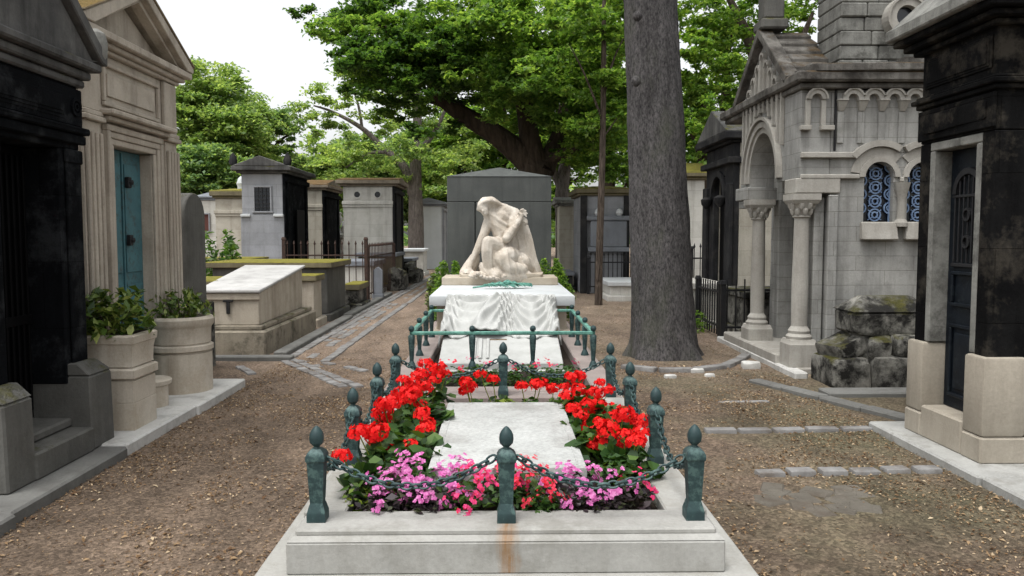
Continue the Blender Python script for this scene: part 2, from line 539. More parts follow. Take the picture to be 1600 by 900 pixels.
k = NT('fine_grey_bark')
v_ = k.mapping((1, 1, 0.42))
n_, f_ = k.noise(48, 9, 0.75, v_), k.noise(9, 6, 0.65, k.mapping((1, 1, 0.3), (3, 1, 2)))
col = k.mix(k.ramp(n_, [(0.36, 0.0), (0.62, 1.0)]), lin(46, 45, 46), lin(106, 103, 102))
col = k.mix(1.0, col, k.ramp(f_, [(0.3, 0.55), (0.7, 1.15)]), 'MULTIPLY')
col = k.mix(k.math('MULTIPLY', k.ramp(k.noise(1.6, 7, 0.7, k.mapping((1, 1, 0.5), (6, 1, 3))), [(0.52, 0.0), (0.68, 1.0)]), 0.35), col, lin(92, 96, 78))
MAT['bark'] = k.done(col, 0.92, k.bump(k.math('ADD', n_, f_), 1.0, 0.018), spec=0.12)
MAT['bark_brown'] = bark('brown_bark', (62, 54, 48), (106, 95, 85))
MAT['bark_grey'] = bark('grey_bark', (84, 78, 74), (132, 124, 118))
MAT['bark_far'] = bark('dark_far_bark', (44, 38, 32), (78, 68, 58), 10)

MAT['leaf_dark'] = leafy('deep_green_leaves', (48, 76, 38), (68, 100, 48), (98, 128, 62), 0.52, tboost=1.9)
MAT['leaf_mid'] = leafy('fresh_green_leaves', (68, 100, 48), (98, 130, 62), (134, 160, 84), 0.56, tboost=1.9)
MAT['leaf_pale'] = leafy('pale_green_leaves', (92, 122, 74), (128, 154, 96), (164, 184, 128), 0.55, tboost=1.7)
MAT['leaf_far'] = leafy('far_green_leaves', (78, 108, 74), (112, 142, 94), (146, 168, 114), 0.5, tboost=1.7)
MAT['leaf_bright'] = leafy('bright_green_leaves', (70, 104, 46), (100, 134, 62), (136, 162, 86), 0.55, tboost=1.7)
MAT['leaf_laurel'] = leafy('laurel_leaves', (50, 76, 32), (92, 114, 52), (156, 166, 96), 0.25, 0.35, 1.4)
MAT['leaf_bed'] = leafy('geranium_leaves', (34, 60, 26), (54, 86, 36), (84, 112, 50), 0.25, 0.55, 1.4)
MAT['leaf_purple'] = leafy('purple_leaves', (38, 32, 36), (60, 48, 56), (70, 78, 52), 0.2, 0.5, 1.2)
MAT['leaf_lime'] = leafy('lime_leaves', (70, 92, 34), (104, 124, 44), (150, 158, 66), 0.3, 0.5, 1.4)


def petal(name, c1, c2, c3):
    k = NT(name)
    col = k.ramp(k.island(), [(0.0, lin(*c1)), (0.5, lin(*c2)), (1.0, lin(*c3))])
    return k.done(col, 0.6, None, spec=0.2, trans=0.3, tcol=col)


MAT['red'] = petal('scarlet_petals', (206, 14, 18), (232, 26, 28), (244, 52, 44))
MAT['pink_petal'] = petal('lilac_pink_petals', (186, 84, 150), (208, 112, 176), (224, 152, 200))
MAT['hot_pink'] = petal('hot_pink_petals', (214, 52, 112), (230, 84, 140), (226, 40, 70))
MAT['crimson'] = petal('crimson_petals', (210, 28, 52), (224, 56, 78), (232, 90, 116))

# ground: trodden earth and gravel with litter, greener on the right and browner in between
k = NT('trodden_gravel')
x, y, z = k.xyz()
n1, n2 = k.noise(0.55, 6, 0.65), k.noise(2.4, 8, 0.7, k.mapping((1, 1, 1), (5, 9, 0)))
col = k.mix(k.ramp(n2, [(0.3, 0.0), (0.7, 1.0)]), lin(120, 104, 89), lin(90, 78, 67))
green = k.math('MULTIPLY', k.ramp(n1, [(0.42, 0.0), (0.62, 1.0)]), k.math('GREATER_THAN', x, 1.1))
col = k.mix(k.math('MULTIPLY', green, 0.6), col, lin(94, 94, 72))
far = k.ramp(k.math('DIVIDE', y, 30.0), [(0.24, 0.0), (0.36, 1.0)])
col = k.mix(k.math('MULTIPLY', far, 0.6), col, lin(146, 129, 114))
damp = k.ramp(k.noise(0.8, 7, 0.7, k.mapping((1.6, 0.7, 1), (2, 6, 0))), [(0.38, 0.62), (0.6, 1.08)])
col = k.mix(1.0, col, damp, 'MULTIPLY')
peb = k.voronoi(58, 'F1', 'Color')
col = k.mix(0.75, col, k.ramp(peb, [(0.1, 0.45), (0.55, 0.95), (0.9, 1.65)]), 'MULTIPLY')
lit = k.ramp(k.noise(30, 8, 0.8, k.mapping((1, 1, 1), (1, 2, 7))), [(0.58, 0.0), (0.66, 1.0)])
lit = k.math('MULTIPLY', lit, k.ramp(k.noise(0.9, 4, 0.6, k.mapping((1, 1, 1), (8, 2, 0))), [(0.4, 0.1), (0.62, 0.8)]))
col = k.mix(lit, col, lin(136, 116, 88))
nr = k.bump(k.voronoi(60), 0.7, 0.012)
nr = k.bump(k.noise(9, 8, 0.75), 0.55, 0.05, nr)
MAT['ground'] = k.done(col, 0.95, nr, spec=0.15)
k = NT('litter_leaves')
col = k.ramp(k.island(), [(0.0, lin(84, 62, 44)), (0.4, lin(116, 92, 66)), (0.75, lin(150, 126, 96)), (1.0, lin(186, 168, 140))])
MAT['litter'] = k.done(col, 0.8, None, spec=0.2, trans=0.15)

# ------------------------------------------------------------------ the setting
from mathutils import noise as mnoise


def axis_lines(lo, hi, near0, near1, step, grow=1.35):
    a = list(np.arange(near0, near1, step))
    s, p = step, near0
    left = []
    while p > lo:
        s *= grow
        p -= s
        left.append(p)
    s, p = step, a[-1]
    right = []
    while p < hi:
        s *= grow
        p += s
        right.append(p)
    return left[::-1] + a + right


gx, gy = axis_lines(-600, 600, -4, 5, 0.12), axis_lines(-300, 900, 1.5, 16, 0.12)


def ground_z(px, py):
    w = max(0.0, 1 - max(0, abs(px) - 4) / 6) * max(0.0, 1 - max(0, py - 16) / 10)
    return (mnoise.noise(Vector((px * 1.3, py * 1.3, 3))) * 0.010 + mnoise.noise(Vector((px * 4, py * 4, 1))) * 0.006) * w - 0.006


bm = bmesh.new()
gv = [[bm.verts.new((px, py, ground_z(px, py))) for px in gx] for py in gy]
for j in range(len(gy) - 1):
    for i in range(len(gx) - 1):
        bm.faces.new([gv[j][i], gv[j][i + 1], gv[j + 1][i + 1], gv[j + 1][i]])
me = bpy.data.meshes.new('ground')
bm.to_mesh(me)
bm.free()
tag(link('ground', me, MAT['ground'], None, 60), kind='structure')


def slab(mb, x0, x1, y0, y1, z1, z0=-0.05, b=0.012):
    mb.box(x0, x1, y0, y1, z0, z1, b)


m = MB()
for y0, y1, dx in ((2.4, 4.0, 0.0), (4.005, 5.28, -0.03)):
    slab(m, -3.4, -2.44 + dx, y0, y1, 0.062)
tag(m.obj('pavement', MAT['pave_grey']), kind='structure')
m = MB()
for y0, y1, dx in ((5.29, 6.5, -0.02), (6.505, 7.72, 0.0)):
    slab(m, -3.6, -2.46 + dx, y0, y1, 0.075)
tag(m.obj('pavement', MAT['pave']), kind='structure')
m = MB()
for y0, y1, dx in ((3.2, 4.55, 0.02), (4.555, 5.95, 0.0)):
    slab(m, 2.80 + dx, 4.6, y0, y1, 0.055)
tag(m.obj('pavement', MAT['pave_mid']), kind='structure')
m = MB()
m.box(-3.6, -2.42, 9.28, 9.43, -0.05, 0.05, 0.012)
m.box(-2.72, -2.56, 9.6, 14.0, -0.05, 0.06, 0.012)
m.box(-2.76, -2.6, 14.1, 19.5, -0.05, 0.07, 0.012)
tag(m.obj('kerb', MAT['pave_grey']), kind='structure')
m = MB()
M0 = Matrix.Translation((2.9, 7.0, 0)) @ Matrix.Rotation(R(-68), 4, 'Z')
for q in range(4):
    m.box(-0.95 + q * 0.47, -0.49 + q * 0.47, -0.07, 0.07, -0.05, 0.03 + 0.006 * (q % 2), 0.012, M=M0)
tag(m.obj('kerb', MAT['pave_grey']), kind='structure')


def sett_row(m, p0, p1, w, L=0.19, h=0.012, rows=1, gap=0.018, keep=1.0):
    p0, p1 = Vector(p0), Vector(p1)
    d = p1 - p0
    n = max(1, int(d.length / L))
    ang = math.atan2(d.y, d.x)
    s = Vector((-d.y, d.x)).normalized()
    for rr in range(rows):
        for i in range(n):
            if random.random() > keep:
                continue
            c = p0 + d * ((i + 0.5 + (0.5 if rr % 2 else 0)) / n) + s * (rr * w) + s * random.uniform(-0.008, 0.008)
            ll, ww = d.length / n * 0.5 - gap * 0.5 - random.uniform(0, 0.014), w * 0.5 - gap * 0.4 - random.uniform(0, 0.008)
            Mx = Matrix.Translation((c.x, c.y, random.uniform(-0.004, 0.005))) @ Matrix.Rotation(ang + random.uniform(-0.04, 0.04), 4, 'Z') @ Matrix.Rotation(random.uniform(-0.02, 0.02), 4, 'X')
            m.box(-ll, ll, -ww, ww, -0.06, h, 0.012, 2, M=Mx)


m = MB()
sett_row(m, (-2.5, 9.5), (-2.42, 17), 0.13, rows=2)
sett_row(m, (-2.42, 17.1), (-2.25, 31), 0.13, 0.3, rows=2)
sett_row(m, (-2.02, 9.2), (-1.97, 17), 0.13, rows=1)
sett_row(m, (-1.95, 17.1), (-1.9, 31), 0.12, 0.3)
sett_row(m, (-2.26, 9.5), (-2.2, 17), 0.13, 0.2, rows=2, keep=0.62, h=0.003)
sett_row(m, (-2.18, 17.2), (-2.1, 30), 0.13, 0.3, rows=1, keep=0.5, h=0.003)
sett_row(m, (-2.62, 9.45), (-1.5, 7.66), 0.12, rows=2)
sett_row(m, (-2.02, 9.15), (-1.42, 8.55), 0.12, keep=0.8)
sett_row(m, (-2.35, 9.35), (-1.6, 8.35), 0.13, keep=0.6, h=0.003)
sett_row(m, (-2.9, 8.9), (-2.5, 8.2), 0.12, keep=0.9)
tag(m.obj('gutter', MAT['sett']), kind='structure')
m = MB()
sett_row(m, (1.52, 5.86), (2.82, 5.92), 0.11, 0.22, h=0.02)
sett_row(m, (1.56, 4.80), (2.76, 4.86), 0.12, 0.2, h=0.022)
sett_row(m, (1.9, 6.9), (2.4, 6.95), 0.08, 0.3, h=0.003)
tag(m.obj('cobbles', MAT['sett']), kind='structure')
m = MB()
for i in range(16):
    cx, cy = random.uniform(1.5, 2.1), random.uniform(4.15, 4.62)
    a = random.uniform(0, 3)
    m.box(-0.08, 0.09, -0.06, 0.07, -0.05, random.uniform(-0.004, 0.003), 0.01, M=Matrix.Translation((cx, cy, 0)) @ Matrix.Rotation(a, 4, 'Z'))
tag(m.obj('paving', MAT['worn_pave']), kind='structure')
m = MB()
pts = [(1.35, 8.75), (1.7, 8.5), (2.1, 8.5), (2.5, 8.75), (2.8, 9.2), (3.0, 9.6)]
for a, b in zip(pts, pts[1:]):
    sett_row(m, a, b, 0.14, 0.42, 0.035, keep=0.9)
tag(m.obj('kerb', MAT['sett']), kind='structure')
m = MB()
m.box(3.02, 3.16, 8.05, 11.0, -0.05, 0.06, 0.015)
tag(m.obj('kerb', MAT['pave']), kind='structure')
m = MB()
m.box(2.98, 4.2, 7.1, 7.36, -0.05, 0.04, 0.012)
tag(m.obj('kerb', MAT['pave_grey']), kind='structure')

# ------------------------------------------------------------------ the flowered grave
CX = 0.03
g = thing('flower_grave', 'white marble grave with raised kerb framing the bed of red flowers', 'grave', (0, 0, 0))
m = MB()
m.box(-1.03, CX + 1.06, 2.55, 7.0, -0.06, 0.05, 0.012)
m.obj('plinth', MAT['kerb_side'], g)
m = MB()
m.box(-0.89, 0.95, 3.265, 3.53, 0.05, 0.185, 0.006)
m.hexa([(-0.89, 3.265, 0.187), (0.95, 3.265, 0.187), (0.95, 3.53, 0.187), (-0.89, 3.53, 0.187),
        (-0.865, 3.295, 0.205), (0.925, 3.295, 0.205), (0.925, 3.53, 0.205), (-0.865, 3.53, 0.205)], 0.003)
m.box(-0.86, 0.92, 3.30, 3.53, 0.2, 0.23, 0.008)
m.obj('front_kerb', MAT['kerb'], g)
for x0, x1 in ((-0.88, -0.69), (0.75, 0.94)):
    m = MB()
    m.box(x0, x1, 3.533, 6.02, 0.05, 0.229, 0.008)
    m.obj('side_kerb', MAT['kerb_side'], g)
m = MB()
m.box(-0.88, 0.94, 6.023, 6.22, 0.05, 0.233, 0.01)
m.box(-0.68, 0.74, 5.93, 6.02, 0.05, 0.19, 0.01)
m.obj('back_kerb', MAT['pink'], g)
m = MB()
m.box(-0.7, 0.76, 3.52, 5.98, 0.06, 0.17, 0.0)
m.obj('soil', MAT['soil'], g, 0)
m = MB()
m.box(-0.35, 0.43, 3.83, 5.36, 0.16, 0.335, 0.012, 2)
m.box(-0.385, 0.465, 3.80, 5.40, 0.15, 0.20, 0.008)
for b_ in ((-0.31, 0.39, 3.87, 3.877), (-0.31, 0.39, 5.313, 5.32), (-0.31, -0.303, 3.88, 5.31), (0.383, 0.39, 3.88, 5.31)):
    m.box(*b_, 0.333, 0.338, 0.001)
m.obj('ledger_stone', MAT['ledger'], g)


def chainpost(loc, label, group='iron posts around the flower bed'):
    t = thing('chain_post', label, 'post', loc, 0, group)
    m = MB()
    m.square((0, 0, 0), [(0.040, 0), (0.040, 0.038), (0.038, 0.044), (0.031, 0.07), (0.027, 0.082)])
    m.obj('base', MAT['patina'], t)
    m = MB()
    m.square((0, 0, 0), [(0.027, 0.08), (0.029, 0.1), (0.036, 0.25), (0.036, 0.262)])
    for s in (-1, 1):
        m.arch(s * 0.036, 0.275, 0.008, 0.014, -0.004, 0.004, 0, 2 * math.pi, 10)
    m.obj('shaft', MAT['patina'], t)
    m = MB()
    m.square((0, 0, 0), [(0.038, 0.262), (0.0415, 0.268), (0.0415, 0.288), (0.034, 0.303), (0.017, 0.318)])
    m.obj('cap', MAT['patina'], t)
    m = MB()
    m.lathe((0, 0, 0), [(0.016, 0.312), (0.013, 0.325), (0.02, 0.332), (0.029, 0.342), (0.0315, 0.36), (0.030, 0.378), (0.023, 0.394), (0.012, 0.408), (0.003, 0.415)], 18)
    m.obj('finial', MAT['patina'], t)
    return t


ZK = 0.23
ROWY = (3.42, 4.28, 5.14, 6.06)
ORD = ('front corner', 'second from the front', 'third from the front', 'back corner')
PX = {'-': -0.79, '+': 0.85}
post0 = None
posts = {}
for s, side in (('-', 'gutter'), ('+', 'big trunk')):
    for i, y in enumerate(ROWY):
        lab = f'green iron post with acorn top on the {side} side kerb, {ORD[i]}'
        if post0 is None:
            post0 = posts[(s, i)] = chainpost((PX[s], y, ZK), lab)
        else:
            posts[(s, i)] = dup(post0, (PX[s], y, ZK), 0, lab)
dup(post0, (CX, 3.40, ZK), 0, 'green iron post above the rust stain in the middle of the front kerb')
dup(post0, (CX, 6.10, ZK), 0, 'small looking green iron post in the middle of the back kerb, behind the white ledger')


def link_ring(m, c, t, roll, L=0.052, W=0.028, r=0.0056):
    t = t.normalized()
    a = t.cross(Vector((0, 0, 1)))
    a = a.normalized() if a.length > 0.01 else Vector((1, 0, 0))
    bvec = t.cross(a)
    sdir = a * math.cos(roll) + bvec * math.sin(roll)
    nd = t.cross(sdir)
    rings = []
    n = 12
    for i in range(n):
        th = 2 * math.pi * i / n
        p = c + t * (L / 2 * math.cos(th)) + sdir * (W / 2 * math.sin(th) * (1.15 if abs(math.sin(th)) > 0.5 else 1))
        rad = (t * math.cos(th) + sdir * math.sin(th)).normalized()
        rings.append([m.bm.verts.new(p + rad * r * math.cos(q) + nd * r * math.sin(q)) for q in (0, math.pi / 3, 2 * math.pi / 3, math.pi, 4 * math.pi / 3, 5 * math.pi / 3)])
    for i in range(n):
        A, B = rings[i], rings[(i + 1) % n]
        for j in range(6):
            m.bm.faces.new([A[j], A[(j + 1) % 6], B[(j + 1) % 6], B[j]])


def chain(p0, p1, sag, label):
    p0, p1 = Vector(p0), Vector(p1)
    m = MB()
    N = 200
    P = [p0.lerp(p1, i / N) - Vector((0, 0, sag * 4 * (i / N) * (1 - i / N))) for i in range(N + 1)]
    acc, k_ = 0.0, 0
    nxt = 0.018
    for a, b in zip(P, P[1:]):
        acc += (b - a).length
        if acc >= nxt:
            link_ring(m, b, b - a, (math.pi / 4 if k_ % 2 else -math.pi / 4))
            nxt += 0.039
            k_ += 1
    o = m.obj('chain', MAT['patina'], None, 60)
    return tag(o, label, 'chain', 'chains slung between the iron posts')


ZC = ZK + 0.275
chain((PX['-'] + 0.045, 3.42, ZC), (CX - 0.045, 3.40, ZC + 0.01), 0.13, 'iron chain sagging over lilac flowers along the front, gutter side half')
chain((CX + 0.045, 3.40, ZC + 0.01), (PX['+'] - 0.045, 3.42, ZC), 0.13, 'iron chain sagging over purple flowers along the front, trunk side half')
chain((PX['-'] + 0.045, 6.06, ZC), (CX - 0.045, 6.10, ZC), 0.12, 'iron chain across the back of the bed, gutter side half')
chain((CX + 0.045, 6.10, ZC), (PX['+'] - 0.045, 6.06, ZC), 0.12, 'iron chain across the back of the bed, trunk side half')
NTH = ('first chain from the front', 'second chain from the front', 'last chain before the back corner')
for s, side in (('-', 'gutter'), ('+', 'big trunk')):
    for i in range(3):
        chain((PX[s], ROWY[i] + 0.045, ZC), (PX[s], ROWY[i + 1] - 0.045, ZC), 0.15, f'iron chain along the {side} side kerb, {NTH[i]}')

# ---- plants
def rosette(R0, H, n, L, W, flat, base=0.02):
    a = rng.uniform(0, 2 * np.pi, n)
    q = rng.uniform(0, 1, n) ** 0.5
    z = base + H * rng.uniform(0.1, 1, n) * np.sqrt(1 - 0.75 * q ** 2)
    P = np.stack([R0 * q * np.cos(a), R0 * q * np.sin(a), z], 1)
    return leaf_quads(P, L, W, flat, 0.2, 0.18)


def round_leaves(P, r, flat=1.2):
    """Cupped lobed leaves: two quads each side of the midrib."""
    n = len(P)
    nrm = rng.normal(size=(n, 3)) * 0.8
    nrm[:, 2] = np.abs(nrm[:, 2]) + flat
    nrm = unit(nrm)
    d = unit(np.cross(nrm, rng.normal(size=(n, 3))))
    s = np.cross(nrm, d)
    r = (r * rng.uniform(0.6, 1.25, n))[:, None]
    V = np.empty((n, 2, 4, 3))
    c = P
    for h, sg in enumerate((-1, 1)):
        V[:, h, 0] = c - d * r * 0.75
        V[:, h, 1] = c + s * sg * r * 0.85 - d * r * 0.35 + nrm * r * 0.22
        V[:, h, 2] = c + s * sg * r * 0.75 + d * r * 0.55 + nrm * r * 0.22
        V[:, h, 3] = c + d * r * 0.9
        if sg < 0:
            V[:, h] = V[:, h, ::-1]
    return V.reshape(-1, 3)


def floret_quads(C, N, r, petals=5):
    """Five-petalled florets at C facing N."""
    out = []
    for c, n_ in zip(C, N):
        n_ = n_ / (np.linalg.norm(n_) + 1e-6)
        a = np.cross(n_, rng.normal(size=3)); a /= np.linalg.norm(a)
        b = np.cross(n_, a)
        for p in range(petals):
            t = 2 * np.pi * p / petals + rng.uniform(-0.2, 0.2)
            d = a * np.cos(t) + b * np.sin(t)
            s = np.cross(n_, d)
            rr = r * rng.uniform(0.8, 1.15)
            out += [c, c + d * rr * 0.6 + s * rr * 0.42 + n_ * rr * 0.15, c + d * rr + n_ * rr * 0.1, c + d * rr * 0.6 - s * rr * 0.42 + n_ * rr * 0.15]
    return np.array(out)


def umbel_mesh(Rh, n=34, r=0.017):
    v = rng.normal(size=(n, 3))
    v[:, 2] = np.abs(v[:, 2]) * 1.0 - 0.35
    v = unit(v)
    C = v * Rh * np.array([1, 1, 0.78]) * rng.uniform(0.75, 1.05, (n, 1))
    V = floret_quads(C, v + rng.normal(size=(n, 3)) * 0.25, r)
    me = quads_mesh('flower_head', V, len(V) // 4)
    me.materials.append(MAT['red'])
    return me


UMBELS = [umbel_mesh(0.051, 40), umbel_mesh(0.055, 46), umbel_mesh(0.045, 36)]
FOLI = []
for q in range(3):
    n = 85
    a = rng.uniform(0, 2 * np.pi, n)
    rr = 0.17 * np.sqrt(rng.uniform(0, 1, n))
    z = 0.03 + 0.21 * rng.uniform(0.15, 1, n) * (1 - 0.6 * (rr / 0.17) ** 2)
    V = round_leaves(np.stack([rr * np.cos(a), rr * np.sin(a), z], 1), 0.042)
    me = quads_mesh('foliage', V, len(V) // 4)
    me.materials.append(MAT['leaf_bed'])
    FOLI.append(me)


def geranium(loc, label, heads, q=0, sc=1.0):
    """heads: (x, y, z) offsets of the flower heads from the plant's foot."""
    t = thing('geranium', label, 'flower', loc, 0, 'red geraniums in the bed')
    f = bpy.data.objects.new('foliage', FOLI[q % 3])
    COL.objects.link(f)
    f.parent = t
    f.rotation_euler = (0, 0, q * 1.7)
    f.scale = (sc, sc, sc)
    m = MB()
    for h in heads:
        m.tube([(h[0] * 0.2, h[1] * 0.2, 0.02), (h[0] * 0.7, h[1] * 0.7, h[2] * 0.6), h], 0.0035, 5)
    m.obj('stalks', MAT['leaf_lime'], t)
    for i, h in enumerate(heads):
        o = bpy.data.objects.new('flower_head', UMBELS[(q + i) % 3])
        COL.objects.link(o)
        o.parent = t
        o.location = h
        s_ = random.uniform(0.85, 1.15)
        o.scale = (s_, s_, s_)
        o.rotation_euler = (random.uniform(-0.4, 0.3), random.uniform(-0.3, 0.3), random.uniform(0, 6))
    return t


SOIL = 0.165
# each plant: foot (x, y) and the photo positions (u, v) of its flower heads, surveyed at the plant's own distance
GER = [
    ((-0.60, 3.80), 'low geranium by the front corner post on the gutter side, one red head', [(535, 713)]),
    ((-0.56, 4.10), 'geranium behind the lilac flowers on the gutter side, a row of red heads', [(560, 677), (582, 684), (572, 674), (592, 676)]),
    ((-0.46, 4.15), 'leafy geranium beside the near corner of the white ledger, two small red heads', [(640, 697), (602, 698)]),
    ((-0.45, 4.45), 'geranium with red heads against the long edge of the ledger on the gutter side', [(664, 671), (660, 647), (668, 660)]),
    ((-0.58, 4.62), 'geranium with a big double red head beside the second gutter side post', [(600, 634), (592, 648), (606, 647), (612, 632), (598, 660)]),
    ((-0.47, 4.92), 'geranium with two red heads halfway along the ledger on the gutter side', [(640, 620), (658, 632), (626, 616), (648, 612), (622, 628)]),
    ((-0.58, 5.20), 'geranium with red heads beside the third gutter side post', [(630, 594), (642, 600), (652, 588), (638, 608), (662, 606)]),
    ((-0.50, 5.55), 'geranium with many red heads in the far corner on the gutter side', [(658, 585), (674, 575), (664, 568), (686, 577), (697, 584), (680, 592)]),
    ((-0.16, 5.60), 'geranium with two stacked red heads behind the ledger', [(728, 597), (729, 609), (734, 606)]),
    ((0.00, 5.70), 'geranium with red heads behind the ledger by the middle back post', [(751, 585), (770, 593)]),
    ((0.22, 5.62), 'geranium with red heads just past the middle back post behind the ledger', [(815, 604), (838, 601), (846, 598)]),
    ((0.38, 5.60), 'geranium with one round red head at the far corner of the ledger', [(864, 607), (884, 605)]),
    ((0.58, 5.62), 'geranium with red heads in the far corner on the trunk side', [(895, 590), (905, 588), (937, 598), (950, 610)]),
    ((0.50, 5.25), 'geranium with crowded red heads past the ledger corner on the trunk side', [(886, 619), (904, 608), (925, 612), (936, 614), (890, 635)]),
    ((0.62, 4.92), 'geranium with a crowded red mass beside the third trunk side post', [(919, 632), (936, 630), (950, 640), (927, 640)]),
    ((0.50, 4.72), 'geranium with red heads along the ledger edge on the trunk side', [(908, 648), (896, 640), (914, 660), (918, 674)]),
    ((0.64, 4.52), 'geranium with spreading red heads beside the second trunk side post', [(975, 648), (990, 655), (985, 668), (1001, 660), (960, 652)]),
    ((0.58, 4.22), 'nearest big geranium on the trunk side, red heads over dark leaves', [(941, 688), (930, 695), (950, 686), (967, 697), (940, 662), (950, 672)]),
    ((0.66, 4.05), 'geranium with small red heads near the front corner on the trunk side', [(993, 690), (1000, 678), (975, 680)]),
]
for q, ((fx, fy), lab, uv) in enumerate(GER):
    hs = []
    for j, (u, v) in enumerate(uv):
        p = at(u, v, fy + ((j * 37) % 5 - 2) * 0.03)
        hs.append((p.x - fx, p.y - fy, max(0.16, p.z - SOIL)))
    geranium((fx, fy, SOIL), lab, hs, q, 0.62 if abs(fx - 0.1) < 0.32 else 1.0 + 0.12 * (q % 3))


def bedding(name, label, cat, loc, lm, pm, R0, H, nl, nf, L=0.05, fr=0.0145, seed=0, group=None, extra=0.05):
    t = thing(name, label, cat, loc, 0, group)
    V = rosette(R0, H, nl, L, 0.62, 0.8)
    link('foliage', quads_mesh('foliage', V, len(V) // 4), lm, t, 0)
    if nf:
        # blossoms come in loose trusses standing clear of the leaves
        C = []
        for c in range(max(3, int(nf / 4.5))):
            a, q = rng.uniform(0, 6.28), rng.uniform(0, 1) ** 0.6
            cz = H * math.sqrt(max(0.05, 1 - 0.72 * q * q)) * rng.uniform(0.7, 1.1) + extra
            for e in range(6):
                C.append((R0 * 1.05 * q * math.cos(a) + rng.normal() * 0.016, R0 * 1.05 * q * math.sin(a) + rng.normal() * 0.016, cz + rng.normal() * 0.014))
        C = np.array(C)
        N = unit(C * np.array([1.6, 1.6, 1.0]) + rng.normal(size=C.shape) * 0.05)
        N[:, 1] -= 0.3
        V = floret_quads(C, N, fr)
        link('blossoms', quads_mesh('blossoms', V, len(V) // 4), pm, t, 0)
    return t


BG = 'bedding flowers along the front of the bed'
bedding('trailing_plant', 'lime green trailing plant at the front corner on the gutter side', 'plant', (-0.60, 3.70, SOIL), MAT['leaf_lime'], MAT['pink_petal'], 0.13, 0.15, 130, 0, 0.035)
bedding('pelargonium', 'lilac pink pelargonium at the gutter side end of the front row', 'flower', (-0.50, 3.66, SOIL), MAT['leaf_purple'], MAT['pink_petal'], 0.15, 0.16, 120, 66, group=BG)
bedding('pelargonium', 'tall lilac pink pelargonium behind the gutter side front chain', 'flower', (-0.40, 3.76, SOIL), MAT['leaf_bed'], MAT['pink_petal'], 0.13, 0.19, 110, 60, group=BG, extra=0.07)
bedding('pelargonium', 'lilac pink pelargonium under the near corner of the ledger', 'flower', (-0.27, 3.64, SOIL), MAT['leaf_purple'], MAT['pink_petal'], 0.14, 0.16, 120, 70, group=BG)
bedding('pelargonium', 'spiky lilac pelargonium standing against the front of the ledger on the gutter side', 'flower', (-0.20, 3.72, SOIL), MAT['leaf_bed'], MAT['pink_petal'], 0.10, 0.19, 80, 45, group=BG, extra=0.05)
bedding('pelargonium', 'hot pink pelargonium on the gutter side of the middle front post', 'flower', (-0.09, 3.64, SOIL), MAT['leaf_bed'], MAT['hot_pink'], 0.15, 0.18, 130, 76, group=BG)
bedding('pelargonium', 'hot pink pelargonium right behind the middle front post', 'flower', (0.02, 3.73, SOIL), MAT['leaf_bed'], MAT['hot_pink'], 0.12, 0.17, 90, 50, group=BG, extra=0.05)
bedding('begonia', 'crimson begonia on the trunk side of the middle front post', 'flower', (0.15, 3.65, SOIL), MAT['leaf_bed'], MAT['crimson'], 0.15, 0.18, 140, 70, group=BG, fr=0.013)
bedding('begonia', 'loose crimson begonia reaching up in front of the ledger', 'flower', (0.10, 3.74, SOIL), MAT['leaf_bed'], MAT['crimson'], 0.10, 0.18, 70, 36, group=BG, fr=0.012, extra=0.06)
bedding('pelargonium', 'lilac pelargonium with purple leaves under the middle of the trunk side front chain', 'flower', (0.33, 3.66, SOIL), MAT['leaf_purple'], MAT['pink_petal'], 0.14, 0.18, 120, 62, group=BG, extra=0.05)
bedding('pelargonium', 'sparse pink pelargonium with purple leaves at the trunk side end of the front row', 'flower', (0.50, 3.66, SOIL), MAT['leaf_purple'], MAT['pink_petal'], 0.14, 0.16, 140, 40, group=BG)
bedding('pelargonium', 'small pink pelargonium with purple leaves tucked in the front corner on the trunk side', 'flower', (0.61, 3.66, SOIL), MAT['leaf_purple'], MAT['hot_pink'], 0.12, 0.14, 120, 18, group=BG)
for px_, pm_, lm_, lab in ((-0.55, 'pink_petal', 'leaf_purple', 'low lilac pink flowers spilling to the front kerb by the lime trailing plant'), (-0.34, 'pink_petal', 'leaf_purple', 'low lilac pink flowers at the kerb edge below the gutter side front chain'),
                          (-0.16, 'hot_pink', 'leaf_bed', 'low hot pink flowers at the kerb edge just before the middle front post'), (0.20, 'crimson', 'leaf_bed', 'low crimson flowers at the kerb edge just past the middle front post'),
                          (0.40, 'pink_petal', 'leaf_purple', 'low pink flowers among purple leaves at the kerb edge below the trunk side front chain')):
    bedding('bedding_plant', lab, 'flower', (px_, 3.575, SOIL), MAT[lm_], MAT[pm_], 0.10, 0.11, 90, 40, 0.042, 0.013, group=BG, extra=0.03)
bedding('leafy_plant', 'dark leafy plant without flowers by the front corner post on the trunk side', 'plant', (0.60, 3.86, SOIL), MAT['leaf_bed'], None, 0.16, 0.2, 150, 0, 0.06)
bedding('leafy_plant', 'dark leafy plant between ledger and lilac flowers on the gutter side', 'plant', (-0.50, 3.92, SOIL), MAT['leaf_bed'], None, 0.16, 0.2, 150, 0, 0.06)
bedding('leafy_plant', 'pale green tuft at the foot of the middle back post', 'plant', (0.06, 5.6, SOIL), MAT['leaf_lime'], None, 0.14, 0.12, 110, 0, 0.06)

